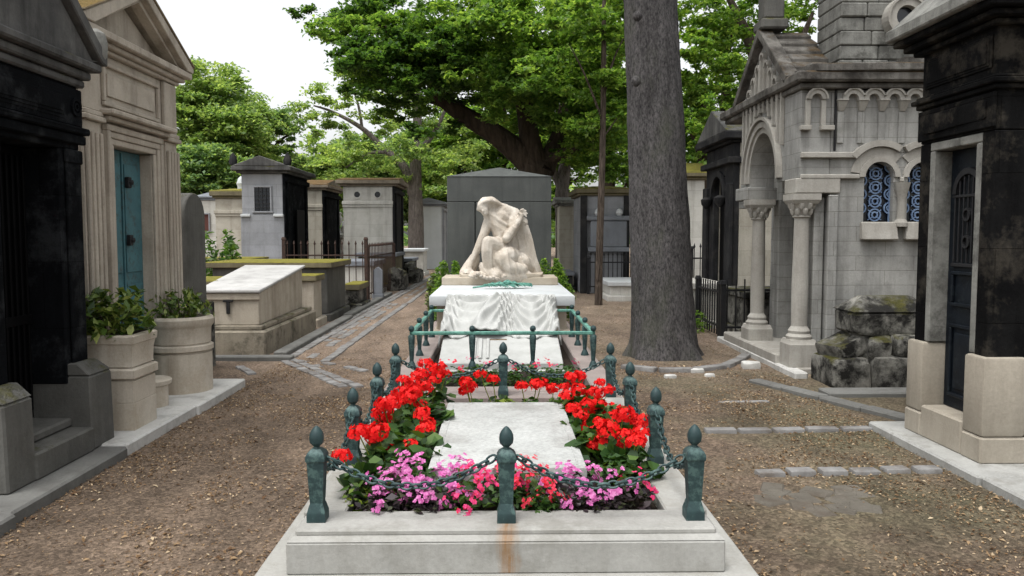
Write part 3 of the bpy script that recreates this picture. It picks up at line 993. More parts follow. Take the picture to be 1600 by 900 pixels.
# ------------------------------------------------------------------ the railed tomb with drape and weeping figure
t = thing('railed_tomb', 'white marble tomb with a carved drape over its front, inside a green railing', 'tomb', (0, 0, 0))
m = MB()
m.box(-1.05, 1.1, 7.02, 12.9, -0.06, 0.07, 0.01)
m.obj('plinth', MAT['pink'], t)
for x0, x1 in ((-0.9, -0.68), (0.74, 0.96)):
    m = MB()
    m.box(x0, x1, 6.24, 9.8, 0.07, 0.255, 0.01)
    m.obj('side_kerb', MAT['pink'], t)
m = MB()
m.box(-0.68, 0.74, 6.24, 6.42, 0.07, 0.24, 0.01)
m.obj('front_kerb', MAT['pink'], t)
m = MB()
m.box(-0.68, 0.74, 6.42, 9.7, 0.05, 0.16, 0)
m.obj('soil', MAT['soil'], t, 0)
m = MB()
m.prism([(7.62, 0.1), (7.62, 0.235), (7.68, 0.255), (8.32, 0.40), (9.6, 0.66), (9.6, 0.1)], -0.585, 0.615, 'x', 0.008)
m.box(-0.60, 0.63, 7.58, 9.7, 0.08, 0.17, 0.008)
m.obj('sloped_slab', MAT['drape'], t)
m = MB()
m.box(-0.77, 0.83, 9.82, 12.5, 0.07, 0.6, 0.01)
m.box(-0.81, 0.87, 9.74, 12.55, 0.07, 0.3, 0.01)
m.obj('chest', MAT['plinth_pale'], t)
m = MB()
m.box(-0.85, 0.92, 9.66, 12.6, 0.6, 0.725, 0.012, 2)
m.obj('top_slab', MAT['marble'], t)
m = MB()
m.box(-0.1, 0.08, 8.22, 8.27, 0.36, 0.385, 0.004)
m.obj('bronze_plate', MAT['bronze'], t)
m = MB()
for xx, ww in ((-0.28, 0.05), (-0.21, 0.04), (-0.13, 0.03)):
    m.prism([(7.70, 0.262), (8.22, 0.382), (8.22, 0.40), (7.70, 0.282)], xx, xx + ww, 'x', 0.006)
m.obj('ribbon', MAT['drape'], t)

# the carved drape: a sheet running off the top slab and down the slope, with hanging folds
NU, NV = 130, 110
bm = bmesh.new()


def swag(u, v):
    d = 0.0
    e = 0.0
    for c, w, kk, fr in ((0.27, 0.30, 5.0, 24.0), (0.78, 0.26, 6.0, 27.0)):
        a = (u - c) / w
        if abs(a) < 1.15:
            ph = v * 1.0 + kk * 0.16 * a * a
            wgt = max(0, 1 - abs(a) ** 3 * 0.6)
            f = 0.5 + 0.5 * math.sin(ph * fr + a * 0.8)
            d += wgt * (f ** 1.8) * 0.07 * min(1, v * 5) * min(1, (1.02 - v) * 4 + 0.2)
    # the middle cascade and the side falls
    for c, w, sl in ((0.50, 0.10, 0.20), (0.57, 0.07, 0.16), (0.44, 0.05, 0.22), (0.02, 0.045, 0.0), (0.985, 0.04, 0.0), (0.09, 0.03, 0.03), (0.93, 0.03, -0.03)):
        a = (u - (c - sl * (v - 0.35))) / w
        d += math.exp(-a * a) * 0.075 * min(1, v * 4)
    return d


rows = []
for j in range(NV + 1):
    v = j / NV
    row = []
    for i in range(NU + 1):
        u = i / NU
        wid0, wid1 = (-0.645, 0.69), (-0.64, 0.655)
        x_ = (wid0[0] * (1 - v) + wid1[0] * v) * (1 - u) + (wid0[1] * (1 - v) + wid1[1] * v) * u
        hem = 0.03 * math.sin(u * 19) + 0.022 * math.sin(u * 41 + 1)
        # path down: on the slab, over its edge, then along the slope
        s_ = v * (2.02 + hem * 1.6)
        if s_ < 0.16:
            y_, z_ = 9.80 - s_, 0.73
            nx = (0, 1)
        elif s_ < 0.34:
            q = (s_ - 0.16) / 0.18
            y_, z_ = 9.64 - 0.05 * q, 0.73 - 0.10 * q
            nx = (-0.85, 0.5)
        else:
            q = (s_ - 0.34) / 1.68
            y_, z_ = 9.59 - 1.32 * q, 0.63 + 0.02 * math.sin(q * 3.1) - 0.235 * q
            nx = (-0.25, 0.97)
        d = swag(u, v) if s_ > 0.16 else 0.006 * math.sin(u * 60)
        edge = min(1, min(u, 1 - u) / 0.02)
        z_ -= 0.16 * (1 - edge) * min(1, v * 3)
        row.append(bm.verts.new((x_, y_ + nx[0] * d, z_ + nx[1] * d)))
    rows.append(row)
for j in range(NV):
    for i in range(NU):
        bm.faces.new([rows[j][i], rows[j + 1][i], rows[j + 1][i + 1], rows[j][i + 1]])
me = bpy.data.meshes.new('drape')
bm.to_mesh(me)
bm.free()
o = link('drape', me, MAT['drape'], t, 80)
sol = o.modifiers.new('thickness', 'SOLIDIFY')
sol.thickness, sol.offset = 0.018, -1

# railing: one welded frame
rl = thing('railing', 'low green patinated metal railing with ball topped posts round the draped tomb', 'railing', (0, 0, 0.24))
m = MB()
RX0, RX1, RY0, RY1, RZ = -0.80, 0.86, 7.26, 9.42, 0.33
for b_ in ((RX0, RX1, RY0 - 0.018, RY0 + 0.018), (RX0 - 0.02, RX0 + 0.02, RY0 + 0.02, RY1 - 0.018), (RX1 - 0.02, RX1 + 0.02, RY0 + 0.02, RY1 - 0.018),
           (RX0, -0.55, RY1 - 0.016, RY1 + 0.016), (0.60, RX1, RY1 - 0.016, RY1 + 0.016)):
    m = MB()
    m.box(*b_, RZ - 0.016, RZ + 0.016, 0.006)
    m.obj('rail', MAT['rail'], rl)
m = MB()
m.lathe((0, 0, 0), [(0.04, 0), (0.04, 0.025), (0.026, 0.06), (0.018, 0.075), (0.02, 0.1), (0.029, 0.24), (0.031, 0.3), (0.024, 0.315)], 12)
m.lathe((0, 0, 0), [(0.014, 0.345), (0.026, 0.357), (0.028, 0.375), (0.02, 0.392), (0.004, 0.4)], 12)
first = m.obj('post', MAT['patina'], rl)
spots = [(RX0 + (RX1 - RX0) * i / 3, RY0) for i in range(4)] + [(xx, RY0 + (RY1 - RY0) * i / 3) for xx in (RX0, RX1) for i in (1, 2, 3)]
for i, (px, py) in enumerate(spots):
    o = first if i == 0 else first.copy()
    if i:
        COL.objects.link(o)
        o.parent = rl
    o.location = (px, py, 0.0)

# low planting between chain and railing
PG = 'low pink flowered plants between the chain and the railing'
for i, (px, py) in enumerate(((-0.42, 6.82), (-0.2, 6.9), (0.0, 6.82), (0.22, 6.88), (0.42, 6.8), (0.58, 6.9))):
    bedding('bedding_plant', 'dark green plant with small crimson pink flowers between back chain and railing', 'flower', (px, py, 0.15), MAT['leaf_bed'], MAT['hot_pink'] if i % 2 else MAT['crimson'], 0.16, 0.17, 130, 12, 0.055, 0.013, group=PG, extra=0.08)

# bronze palm and roses lying on the slab
t = thing('bronze_palm', 'verdigris bronze palm branch with roses lying on the white slab', 'wreath', (0.05, 10.95, 0.728), R(8))
m = MB()
m.tube([(-0.42, -0.06, 0.02), (-0.15, 0.0, 0.05), (0.15, 0.03, 0.05), (0.42, 0.06, 0.03)], [0.012, 0.014, 0.012, 0.006], 6)
m.obj('stem', MAT['verdigris'], t)
P = []
bm_ = MB()
for i in range(34):
    f = i / 33
    bx, by = -0.28 + 0.66 * f, -0.03 + 0.08 * f
    for s in (-1, 1):
        L = 0.17 * math.sin(math.pi * (0.15 + 0.8 * f)) + 0.03
        a = s * R(38) + random.uniform(-0.15, 0.15)
        d = Vector((math.cos(a), math.sin(a), random.uniform(-0.05, 0.25)))
        c = Vector((bx, by, 0.05))
        sd_ = Vector((-d.y, d.x, 0)) * 0.014
        vs = [bm_.bm.verts.new(p) for p in (c, c + d * L * 0.5 + sd_ + Vector((0, 0, 0.012)), c + d * L - Vector((0, 0, 0.03)), c + d * L * 0.5 - sd_ + Vector((0, 0, 0.012)))]
        bm_.bm.faces.new(vs)
o = bm_.obj('leaflets', MAT['verdigris'], t, 0)
sol = o.modifiers.new('thickness', 'SOLIDIFY')
sol.thickness = 0.006
for (px, py, pz, pr) in ((-0.05, -0.05, 0.08, 0.055), (0.06, -0.02, 0.1, 0.06), (0.16, 0.03, 0.08, 0.05), (-0.14, -0.02, 0.07, 0.045)):
    m = MB()
    for L_ in range(3):
        for a in range(5):
            th = a * 1.257 + L_ * 0.6
            rr = pr * (0.35 + 0.3 * L_)
            m.lathe((px + rr * 0.6 * math.cos(th), py + rr * 0.6 * math.sin(th), pz - 0.03 - L_ * 0.006), [(0.002, 0), (rr * 0.5, 0.012), (rr * 0.55, 0.03), (rr * 0.3, 0.044), (0.004, 0.05)], 8)
    m.obj('rose', MAT['verdigris'], t)

# ---- the weeping figure
st = thing('weeping_statue', 'white marble statue of a veiled woman crouching with bowed head on the tomb', 'statue', (0.03, 12.02, 0.725))
m = MB()
m.box(-0.87, 0.83, -0.34, 0.5, 0.0, 0.115, 0.01)
m.rock(-0.62, 0.62, -0.33, 0.42, 0.1, 0.17, 0.035, 3, 5)
m.obj('base', MAT['plinth_pale'], st)
caps = []


def cap(*p):
    """tapered run of balls: (x, y, z, r) ..."""
    for a, b in zip(p, p[1:]):
        L = (Vector(a[:3]) - Vector(b[:3])).length
        n = max(2, int(L / (0.35 * min(a[3], b[3]))) + 1)
        for i in range(n + 1):
            f = i / n
            caps.append(tuple(a[j] * (1 - f) + b[j] * f for j in range(4)))


# head bowed towards the viewer's left, with veil
caps += [(-0.235, -0.11, 1.03, 0.100), (-0.265, -0.14, 1.01, 0.092), (-0.285, -0.165, 0.975, 0.074)]
caps += [(-0.245, -0.175, 0.93, 0.062), (-0.235, -0.19, 0.895, 0.045)]
cap((-0.275, -0.232, 0.945, 0.012), (-0.272, -0.245, 0.92, 0.016))                       # nose
cap((-0.305, -0.205, 0.955, 0.012), (-0.235, -0.228, 0.955, 0.012))                      # brow
cap((-0.255, -0.228, 0.89, 0.010), (-0.235, -0.228, 0.887, 0.010))                       # mouth
cap((-0.345, -0.17, 0.945, 0.022), (-0.325, -0.20, 1.0, 0.028), (-0.25, -0.22, 1.055, 0.030), (-0.16, -0.19, 1.075, 0.030), (-0.06, -0.10, 1.045, 0.032), (0.03, -0.03, 0.985, 0.035))   # rim of the veil
cap((-0.25, -0.10, 1.055, 0.078), (-0.15, -0.06, 1.055, 0.088), (-0.04, 0.0, 1.0, 0.07))  # veil over the crown
cap((-0.04, 0.0, 1.0, 0.06), (0.06, 0.03, 0.97, 0.07))
cap((-0.20, -0.04, 0.96, 0.09), (-0.12, -0.02, 0.9, 0.09))                               # neck
cap((-0.17, -0.02, 0.84, 0.10), (0.02, 0.02, 0.92, 0.125), (0.18, 0.05, 0.86, 0.13))     # shoulders
cap((0.0, 0.0, 0.82, 0.16), (0.06, 0.05, 0.62, 0.16), (0.12, 0.10, 0.32, 0.21))          # torso
cap((-0.13, -0.08, 0.86, 0.085), (-0.07, -0.07, 0.76, 0.12), (0.02, -0.07, 0.62, 0.15))   # robe over the breast
cap((-0.17, -0.12, 0.90, 0.035), (-0.05, -0.17, 0.80, 0.03), (0.08, -0.18, 0.72, 0.03))   # crossing fold
# arm reaching down to the ground on the viewer's left
cap((-0.18, -0.04, 0.80, 0.085), (-0.27, -0.10, 0.56, 0.068), (-0.335, -0.12, 0.42, 0.06), (-0.41, -0.14, 0.26, 0.047), (-0.455, -0.16, 0.17, 0.036))
cap((-0.455, -0.16, 0.16, 0.045), (-0.485, -0.19, 0.09, 0.042))
for i, (dx, dy) in enumerate(((-0.09, -0.03), (-0.075, -0.07), (-0.045, -0.09), (-0.01, -0.095))):
    cap((-0.48 + i * 0.012, -0.19 - i * 0.006, 0.085, 0.016), (-0.48 + dx * 0.6, -0.19 + dy * 0.6, 0.07, 0.014), (-0.48 + dx, -0.19 + dy, 0.035, 0.012))
cap((-0.46, -0.2, 0.1, 0.017), (-0.415, -0.225, 0.06, 0.013))
cap((-0.40, -0.06, 0.24, 0.085), (-0.47, -0.06, 0.10, 0.11), (-0.52, -0.1, 0.02, 0.11))  # cloth under the arm
# raised knee and shin
cap((0.12, 0.0, 0.30, 0.16), (-0.05, -0.18, 0.42, 0.135), (-0.19, -0.29, 0.475, 0.098), (-0.20, -0.30, 0.36, 0.10), (-0.185, -0.28, 0.2, 0.088), (-0.17, -0.27, 0.06, 0.075))
cap((-0.17, -0.28, 0.03, 0.055), (-0.10, -0.38, 0.015, 0.045), (-0.06, -0.43, 0.01, 0.03))
cap((-0.17, -0.26, 0.40, 0.09), (-0.08, -0.27, 0.2, 0.085), (0.02, -0.30, 0.05, 0.08))    # robe between the knees
cap((-0.26, -0.16, 0.12, 0.08), (-0.2, -0.26, 0.04, 0.09), (-0.05, -0.34, 0.02, 0.09))
cap((-0.25, -0.01, 1.0, 0.10), (-0.17, 0.05, 0.92, 0.12), (-0.02, 0.09, 0.88, 0.13), (0.16, 0.1, 0.85, 0.13))   # veil over the shoulders
# folded leg
cap((0.18, 0.05, 0.22, 0.19), (0.10, -0.22, 0.28, 0.15), (0.02, -0.34, 0.24, 0.12), (0.12, -0.36, 0.12, 0.10), (0.3, -0.28, 0.08, 0.09))
cap((0.3, -0.1, 0.16, 0.16), (0.38, 0.0, 0.08, 0.14))
# arm propped on the knee, hands by the shoulder
cap((0.20, 0.0, 0.86, 0.095), (0.19, -0.15, 0.68, 0.075), (0.08, -0.26, 0.53, 0.068), (0.17, -0.22, 0.66, 0.058), (0.27, -0.16, 0.80, 0.043), (0.295, -0.13, 0.87, 0.045))
for i in range(4):
    a = R(100 - 34 * i)
    cap((0.295, -0.14 + i * 0.012, 0.885, 0.018), (0.295 + 0.055 * math.cos(a), -0.15, 0.885 + 0.055 * math.sin(a), 0.016), (0.30 + 0.085 * math.cos(a - 0.5), -0.17, 0.885 + 0.075 * math.sin(a - 0.5), 0.013))
cap((0.29, -0.16, 0.86, 0.018), (0.25, -0.19, 0.9, 0.014))
cap((0.29, -0.09, 0.82, 0.05), (0.355, -0.1, 0.79, 0.04), (0.375, -0.12, 0.76, 0.025))
# mantle falling on the viewer's right
cap((0.24, 0.06, 0.84, 0.10), (0.33, 0.06, 0.66, 0.085), (0.40, 0.06, 0.44, 0.095), (0.455, 0.05, 0.22, 0.10), (0.50, 0.03, 0.03, 0.10))
cap((0.22, 0.12, 0.7, 0.12), (0.3, 0.12, 0.4, 0.17), (0.35, 0.1, 0.12, 0.2))
cap((-0.25, 0.05, 0.06, 0.12), (0.1, 0.1, 0.05, 0.2), (0.4, 0.05, 0.03, 0.14))
cap((-0.45, -0.22, 0.0, 0.07), (-0.2, -0.3, -0.01, 0.07), (0.1, -0.36, -0.01, 0.07), (0.4, -0.25, -0.01, 0.08))
bm = bmesh.new()
for (x_, y_, z_, r_) in caps:
    bmesh.ops.create_icosphere(bm, subdivisions=2, radius=r_ * 1.04, matrix=Matrix.Translation((x_ * 1.04, y_, z_ * 1.04 + 0.14)))
me = bpy.data.meshes.new('body_cage')
bm.to_mesh(me)
bm.free()
cage = bpy.data.objects.new('body_cage', me)
COL.objects.link(cage)
md = cage.modifiers.new('remesh', 'REMESH')
md.mode, md.voxel_size = 'VOXEL', 0.010
sm = cage.modifiers.new('smooth', 'SMOOTH')
sm.iterations, sm.factor = 4, 0.5
dg = bpy.context.evaluated_depsgraph_get()
body = bpy.data.meshes.new_from_object(cage.evaluated_get(dg), depsgraph=dg)
bpy.data.objects.remove(cage)
body.name = 'figure'
nv = len(body.vertices)
co = np.empty(nv * 3, np.float32); body.vertices.foreach_get('co', co); co = co.reshape(-1, 3)
no = np.empty(nv * 3, np.float32); body.vertex_normals.foreach_get('vector', no); no = no.reshape(-1, 3)
X_, Y_, Z_ = co[:, 0], co[:, 1], co[:, 2]


def ridge(ph):
    s_ = np.abs(np.sin(ph))
    return (1 - s_) ** 1.4 - 0.35


# folds: falling folds on the mantle, hanging folds over the lap, and finer creases on the bodice
wr = 1 / (1 + np.exp(-(X_ - 0.24) * 22)) * (Z_ < 0.9)
ph1 = 26 * (X_ - 0.42 * (0.95 - Z_)) + 14 * Y_ + 1.5 * np.sin(5 * Z_)
wl_ = (Z_ < 0.60) * (1 - wr) * np.clip((0.62 - Z_) * 8, 0, 1) * (X_ > -0.36)
ph2 = 30 * (0.9 * X_ + 0.28 * Z_) + 8 * Y_ + 1.2 * np.sin(7 * Z_)
wb = (Z_ > 0.62) * (X_ > -0.2) * (X_ < 0.24) * (Z_ < 1.06)
ph3 = 24 * (Z_ + 0.6 * X_) + 6 * Y_
disp = 0.026 * wr * ridge(ph1) + 0.015 * wl_ * ridge(ph2) + 0.008 * wb * ridge(ph3)
lump = np.array([mnoise.noise(Vector((a * 9, b * 9, c * 9))) for a, b, c in co]) * 0.004
co2 = co + no * (disp + lump * (Z_ < 1.0))[:, None]
body.vertices.foreach_set('co', co2.astype(np.float32).ravel())
body.materials.clear()
fig = link('figure', body, MAT['carrara'], st, 70)
fig.scale = (0.96, 1.0, 0.985)
m = MB()
for (cx_, cz_) in ((-0.34, 0.15), (-0.22, 0.13), (-0.1, 0.12), (-0.42, 0.14), (0.0, 0.12)):
    for q in range(4):
        m.lathe((cx_ + random.uniform(-0.06, 0.06), -0.40 + random.uniform(-0.05, 0.03), cz_ + random.uniform(-0.02, 0.03)), [(0.003, -0.03), (0.03, -0.015), (0.038, 0.0), (0.028, 0.018), (0.004, 0.03)], 9)
m.obj('carved_flowers', MAT['carrara'], st)

# dark granite headstone behind
t = thing('granite_stele', 'tall dark grey granite headstone with a low pointed top behind the statue', 'headstone', (0.0, 13.3, 0))
m = MB()
w0, w1, z1, z0 = -0.86, 0.865, 2.05, -0.05
m.box(w0, w0 + 0.455, 0, 0.6, z0, 2.0, 0.006)
m.box(w0 + 0.475, w1, 0, 0.6, z0, 2.0, 0.006)
m.box(w0 + 0.45, w0 + 0.48, 0.05, 0.55, z0, 1.99, 0.0)
m.obj('lower_block', MAT['stele'], t)
m = MB()
m.box(w0, w1, 0, 0.6, 2.008, 2.42, 0.006)
m.obj('upper_block', MAT['stele'], t)
m = MB()
m.hexa([(w0 - 0.01, -0.01, 2.423), (w1 + 0.01, -0.01, 2.423), (w1 + 0.01, 0.61, 2.423), (w0 - 0.01, 0.61, 2.423),
        (-0.02, 0.29, 2.59), (0.02, 0.29, 2.59), (0.02, 0.31, 2.59), (-0.02, 0.31, 2.59)], 0.0)
m.obj('cap', MAT['stele'], t)

# ------------------------------------------------------------------ left row: soot-black tomb house
LT = math.pi / 2
a = thing('tomb_house', 'soot black stone tomb house with a dark open doorway beside the path', 'mausoleum', (-2.80, 4.88, 0), LT)
BS = MAT['black_stone']
m = MB()
m.box(-0.55, -0.32, 0, 0.5, 0.5, 2.02, 0.008)
m.box(0.30, 0.55, 0, 0.5, 0.5, 2.02, 0.008)
m.box(-0.55, 0.55, 0, 0.5, 2.023, 2.50, 0.008)
m.box(-0.55, -0.4, 0.503, 1.9, 0.1, 2.5, 0.008)
m.box(0.4, 0.55, 0.503, 1.9, 0.1, 2.5, 0.008)
m.box(-0.397, 0.397, 1.7, 1.9, 0.1, 2.5, 0.008)
m.obj('wall', BS, a)
for s in (-1, 1):
    m = MB()
    m.box(s * 0.44 - 0.09, s * 0.44 + 0.09, -0.02, -0.003, 0.62, 2.0, 0.008)
    m.box(s * 0.44 - 0.1, s * 0.44 + 0.1, -0.03, -0.003, 1.93, 2.02, 0.008)
    m.obj('pilaster', BS, a)
m = MB()
m.box(-0.57, 0.57, -0.04, -0.003, 2.06, 2.12, 0.008)
m.box(-0.59, 0.59, -0.06, -0.003, 2.125, 2.17, 0.008)
m.box(-0.56, 0.56, -0.025, -0.003, 2.175, 2.42, 0.008)
for i in range(3):
    m.box(-0.42 + i * 0.02, 0.34 - i * 0.02, -0.029 - i * 0.006, -0.025, 2.21 + i * 0.02, 2.39 - i * 0.02, 0.003)
for s in (-1, 1):
    m.arch(0.47 * s, 2.30, 0.04, 0.06, -0.04, -0.026, 0, 2 * math.pi, 18)
    m.arch(0.47 * s, 2.30, 0.015, 0.028, -0.04, -0.026, 0, 2 * math.pi, 12)
m.obj('frieze', BS, a)
m = MB()
for i, (o_, z0, z1) in enumerate(((0.03, 2.44, 2.49), (0.06, 2.495, 2.55), (0.11, 2.555, 2.61))):
    m.box(-0.57 - o_, 0.57 + o_, -o_, 1.9, z0, z1, 0.012)
m.obj('cornice', MAT['black_cap'], a)
m = MB()
m.prism([(-0.66, 2.613), (0.66, 2.613), (0.0, 3.14)], -0.07, 1.9, 'y', 0.006)
m.obj('pediment', MAT['black_cap'], a)
m = MB()
for s in (-1, 1):
    m.prism([(s * 0.74, 2.613), (s * 0.74, 2.68), (0.0, 3.25), (0.0, 3.155), (s * 0.67, 2.622)], -0.12, 1.95, 'y', 0.008)
m.obj('roof', MAT['black_cap'], a)
for s in (-1, 1):
    m = MB()
    m.lathe((0.70 * s, -0.06, 2.63), [(0.05, 0), (0.07, 0.05), (0.075, 0.14), (0.06, 0.2), (0.02, 0.23)], 12)
    m.obj('acroterion', MAT['lichen'], a)
m = MB()
for s in (-1, 1):
    x0, x1 = (0.31, 0.60) if s > 0 else (-0.60, -0.33)
    m.hexa([(x0, -0.15, 0.06), (x1, -0.15, 0.06), (x1, 0.4, 0.06), (x0, 0.4, 0.06), (x0, -0.14, 0.55), (x1, -0.14, 0.55), (x1, 0.4, 0.55), (x0, 0.4, 0.55)], 0.012)
    m.hexa([(x0, -0.14, 0.553), (x1, -0.14, 0.553), (x1, 0.4, 0.553), (x0, 0.4, 0.553), (x0, -0.06, 0.63), (x1 - 0.04 * (s > 0), -0.06, 0.63), (x1 - 0.04 * (s > 0), 0.4, 0.63), (x0, 0.4, 0.63)], 0.006)
m.box(-0.347, 0.307, -0.16, 0.35, 0.06, 0.22, 0.012)
m.box(-0.347, 0.307, -0.02, 0.35, 0.223, 0.28, 0.012)
m.obj('plinth', MAT['grey_plinth'], a)
for x0, x1 in ((-0.335, -0.02), (-0.015, 0.295)):
    m = MB()
    m.box(x0, x1, 0.22, 0.25, 0.285, 2.018, 0.004)
    for i in range(5):
        xx = x0 + 0.04 + i * (x1 - x0 - 0.08) / 4
        m.box(xx - 0.008, xx + 0.008, 0.20, 0.219, 0.34, 1.96, 0.003)
    m.box(x0 + 0.02, x1 - 0.02, 0.195, 0.219, 0.9, 0.96, 0.003)
    m.obj('door', MAT['black_door'], a)  # leaves coloured near black fill the doorway

# ------------------------------------------------------------------ left row: cream tomb house with teal door
a = thing('tomb_house', 'cream limestone tomb house with fluted pilasters and a teal metal door', 'mausoleum', (-3.02, 6.70, 0), LT)
CR = MAT['cream']
HW = 0.86
m = MB()
m.box(-HW, -0.36, 0, 0.4, 0.1, 2.16, 0.008)
m.box(0.36, HW, 0, 0.4, 0.1, 2.16, 0.008)
m.box(-HW, HW, 0, 0.4, 2.163, 2.84, 0.008)
m.box(-HW, -HW + 0.2, 0.403, 2.2, 0.1, 2.84, 0.008)
m.box(HW - 0.2, HW, 0.403, 2.2, 0.1, 2.84, 0.008)
m.box(-HW + 0.203, HW - 0.203, 2.0, 2.2, 0.1, 2.84, 0.008)
m.obj('wall', CR, a)
for s in (-1, 1):
    m = MB()
    c = s * 0.715
    m.box(c - 0.125, c + 0.125, -0.03, -0.002, 0.1, 2.30, 0.005)
    for i in range(4):
        xx = c - 0.1 + i * 0.0667
        m.box(xx - 0.016, xx + 0.016, -0.062, -0.031, 0.55, 2.22, 0.008)
    m.box(c - 0.14, c + 0.14, -0.06, -0.002, 0.1, 0.5, 0.008)
    m.box(c - 0.15, c + 0.15, -0.07, -0.002, 2.303, 2.34, 0.006)
    m.box(c - 0.14, c + 0.14, -0.055, -0.002, 2.343, 2.38, 0.006)
    m.box(c - 0.13, c + 0.13, -0.035, -0.002, 2.383, 2.83, 0.006)
    m.obj('pilaster', CR, a)
m = MB()
for o_, d_ in ((0.0, 0.022), (0.05, 0.036), (0.10, 0.05)):
    m.box(-0.36 - o_ - 0.048, -0.36 - o_, -d_, -0.002, 0.1, 2.16 + o_, 0.005)
    m.box(0.36 + o_, 0.36 + o_ + 0.048, -d_, -0.002, 0.1, 2.16 + o_, 0.005)
    m.box(-0.41 - o_, 0.41 + o_, -d_ + 0.001, -0.002, 2.163 + o_, 2.21 + o_, 0.005)
m.obj('door_frame', CR, a)
m = MB()
m.box(-0.56, 0.56, -0.09, -0.002, 2.33, 2.365, 0.006)
m.box(-0.60, 0.60, -0.14, -0.002, 2.368, 2.41, 0.010)
m.obj('lintel', CR, a)
m = MB()
for (x0, x1, z0, z1) in ((-0.5, 0.5, 2.45, 2.48), (-0.5, 0.5, 2.75, 2.78), (-0.5, -0.47, 2.483, 2.747), (0.47, 0.5, 2.483, 2.747)):
    m.box(x0, x1, -0.03, -0.002, z0, z1, 0.005)
m.box(-0.42, 0.42, -0.018, -0.002, 2.53, 2.70, 0.004)
m.obj('panel', CR, a)
m = MB()
for o_, z0, z1 in ((0.03, 2.84, 2.87), (0.07, 2.873, 2.91), (0.12, 2.913, 2.97)):
    m.box(-HW - o_, HW + o_, -o_ - 0.02, 2.2, z0, z1, 0.008)
m.obj('cornice', CR, a)
m = MB()
m.prism([(-0.86, 2.973), (0.86, 2.973), (0, 3.33)], 0.05, 2.2, 'y', 0.004)
m.obj('pediment', CR, a)
m = MB()
for s in (-1, 1):
    m.prism([(s * 0.99, 2.973), (s * 0.99, 3.02), (0, 3.475), (0, 3.395), (s * 0.85, 2.975)], -0.15, 2.25, 'y', 0.006)
    m.prism([(s * 0.80, 2.975), (s * 0.84, 2.977), (0, 3.392), (0, 3.35)], -0.09, 0.0, 'y', 0.004)
m.obj('raking_cornice', CR, a)
m = MB()
for s in (-1, 1):
    m.prism([(s * 1.0, 3.022), (s * 1.0, 3.04), (0, 3.50), (0, 3.478)], -0.16, 2.27, 'y', 0.004)
m.obj('roof', MAT['cream_moss'], a)
m = MB()
m.box(-0.357, 0.357, 0.10, 0.14, 0.2, 2.158, 0.004)
m.box(-0.01, 0.01, 0.085, 0.099, 0.22, 2.14, 0.003)
for x0, x1 in ((-0.33, -0.04), (0.04, 0.33)):
    m.box(x0, x1, 0.088, 0.099, 0.35, 1.05, 0.005)
    m.box(x0, x1, 0.088, 0.099, 1.15, 2.05, 0.005)
dr = m.obj('door', MAT['teal'], a)
for zz in (0.85, 1.42, 1.9):
    m = MB()
    m.box(0.03, 0.085, 0.05, 0.087, zz - 0.045, zz + 0.045, 0.006)
    m.lathe((0.06, 0.05, zz), [(0.02, -0.02), (0.026, 0), (0.02, 0.02)], 10)
    m.obj('handle', MAT['iron'], dr)
m = MB()
m.box(-0.36, 0.36, -0.12, 0.1, 0.06, 0.2, 0.01)
m.box(-HW - 0.03, -0.363, -0.075, 0.1, 0.06, 0.32, 0.01)
m.box(0.363, HW + 0.03, -0.075, 0.1, 0.06, 0.32, 0.01)
m.obj('plinth', CR, a)

# ------------------------------------------------------------------ planters and their shrubs
t = thing('planter', 'square flared limestone planter beside the soot black tomb house', 'planter', (-2.78, 5.84, 0.07))
PL = MAT['planter']
m = MB()
m.square((0, 0, 0), [(0.185, 0), (0.185, 0.197), (0.181, 0.2)])
m.square((0, 0, 0), [(0.180, 0.2), (0.184, 0.204), (0.183, 0.358), (0.172, 0.362), (0.172, 0.372)])
m.obj('pedestal', PL, t)
m = MB()
m.square((0, 0, 0), [(0.19, 0.373), (0.20, 0.38), (0.20, 0.435), (0.186, 0.447), (0.165, 0.449), (0.165, 0.458)])
m.obj('band', PL, t)
m = MB()
m.square((0, 0, 0), [(0.178, 0.459), (0.175, 0.47), (0.18, 0.57), (0.19, 0.62), (0.198, 0.625), (0.202, 0.675), (0.19, 0.685), (0.15, 0.685)])
m.obj('basin', PL, t)
m = MB()
m.box(-0.15, 0.15, -0.15, 0.15, 0.66, 0.69, 0)
m.obj('soil', MAT['soil'], t, 0)

t = thing('planter', 'round drum shaped limestone planter in front of the teal door pilaster', 'planter', (-2.86, 7.18, 0.07))
m = MB()
m.lathe((0, 0, 0), [(0.265, 0), (0.265, 0.35), (0.25, 0.354), (0.25, 0.368)], 30)
m.box(-0.004, 0.004, -0.2665, -0.26, 0, 0.36, 0)
m.obj('drum', PL, t, 40)
m = MB()
m.lathe((0, 0, 0), [(0.268, 0.369), (0.278, 0.376), (0.278, 0.415), (0.264, 0.424), (0.248, 0.426), (0.248, 0.438)], 30)
m.obj('band', PL, t, 40)
m = MB()
m.lathe((0, 0, 0), [(0.258, 0.439), (0.262, 0.57), (0.272, 0.585), (0.285, 0.60), (0.29, 0.65), (0.275, 0.668), (0.225, 0.672), (0.22, 0.64)], 30)
m.obj('basin', PL, t, 40)
m = MB()
m.lathe((0, 0, 0), [(0.22, 0.63), (0.22, 0.65)], 20)
m.obj('soil', MAT['soil'], t, 0)
t = thing('stone_step', 'small half round pale stone step between the two planters', 'step', (-2.86, 6.5, 0.07))
m = MB()
m.lathe((0, 0, 0), [(0.15, 0), (0.15, 0.17), (0.175, 0.185), (0.18, 0.215), (0.17, 0.225)], 20)
m.obj('block', PL, t, 40)


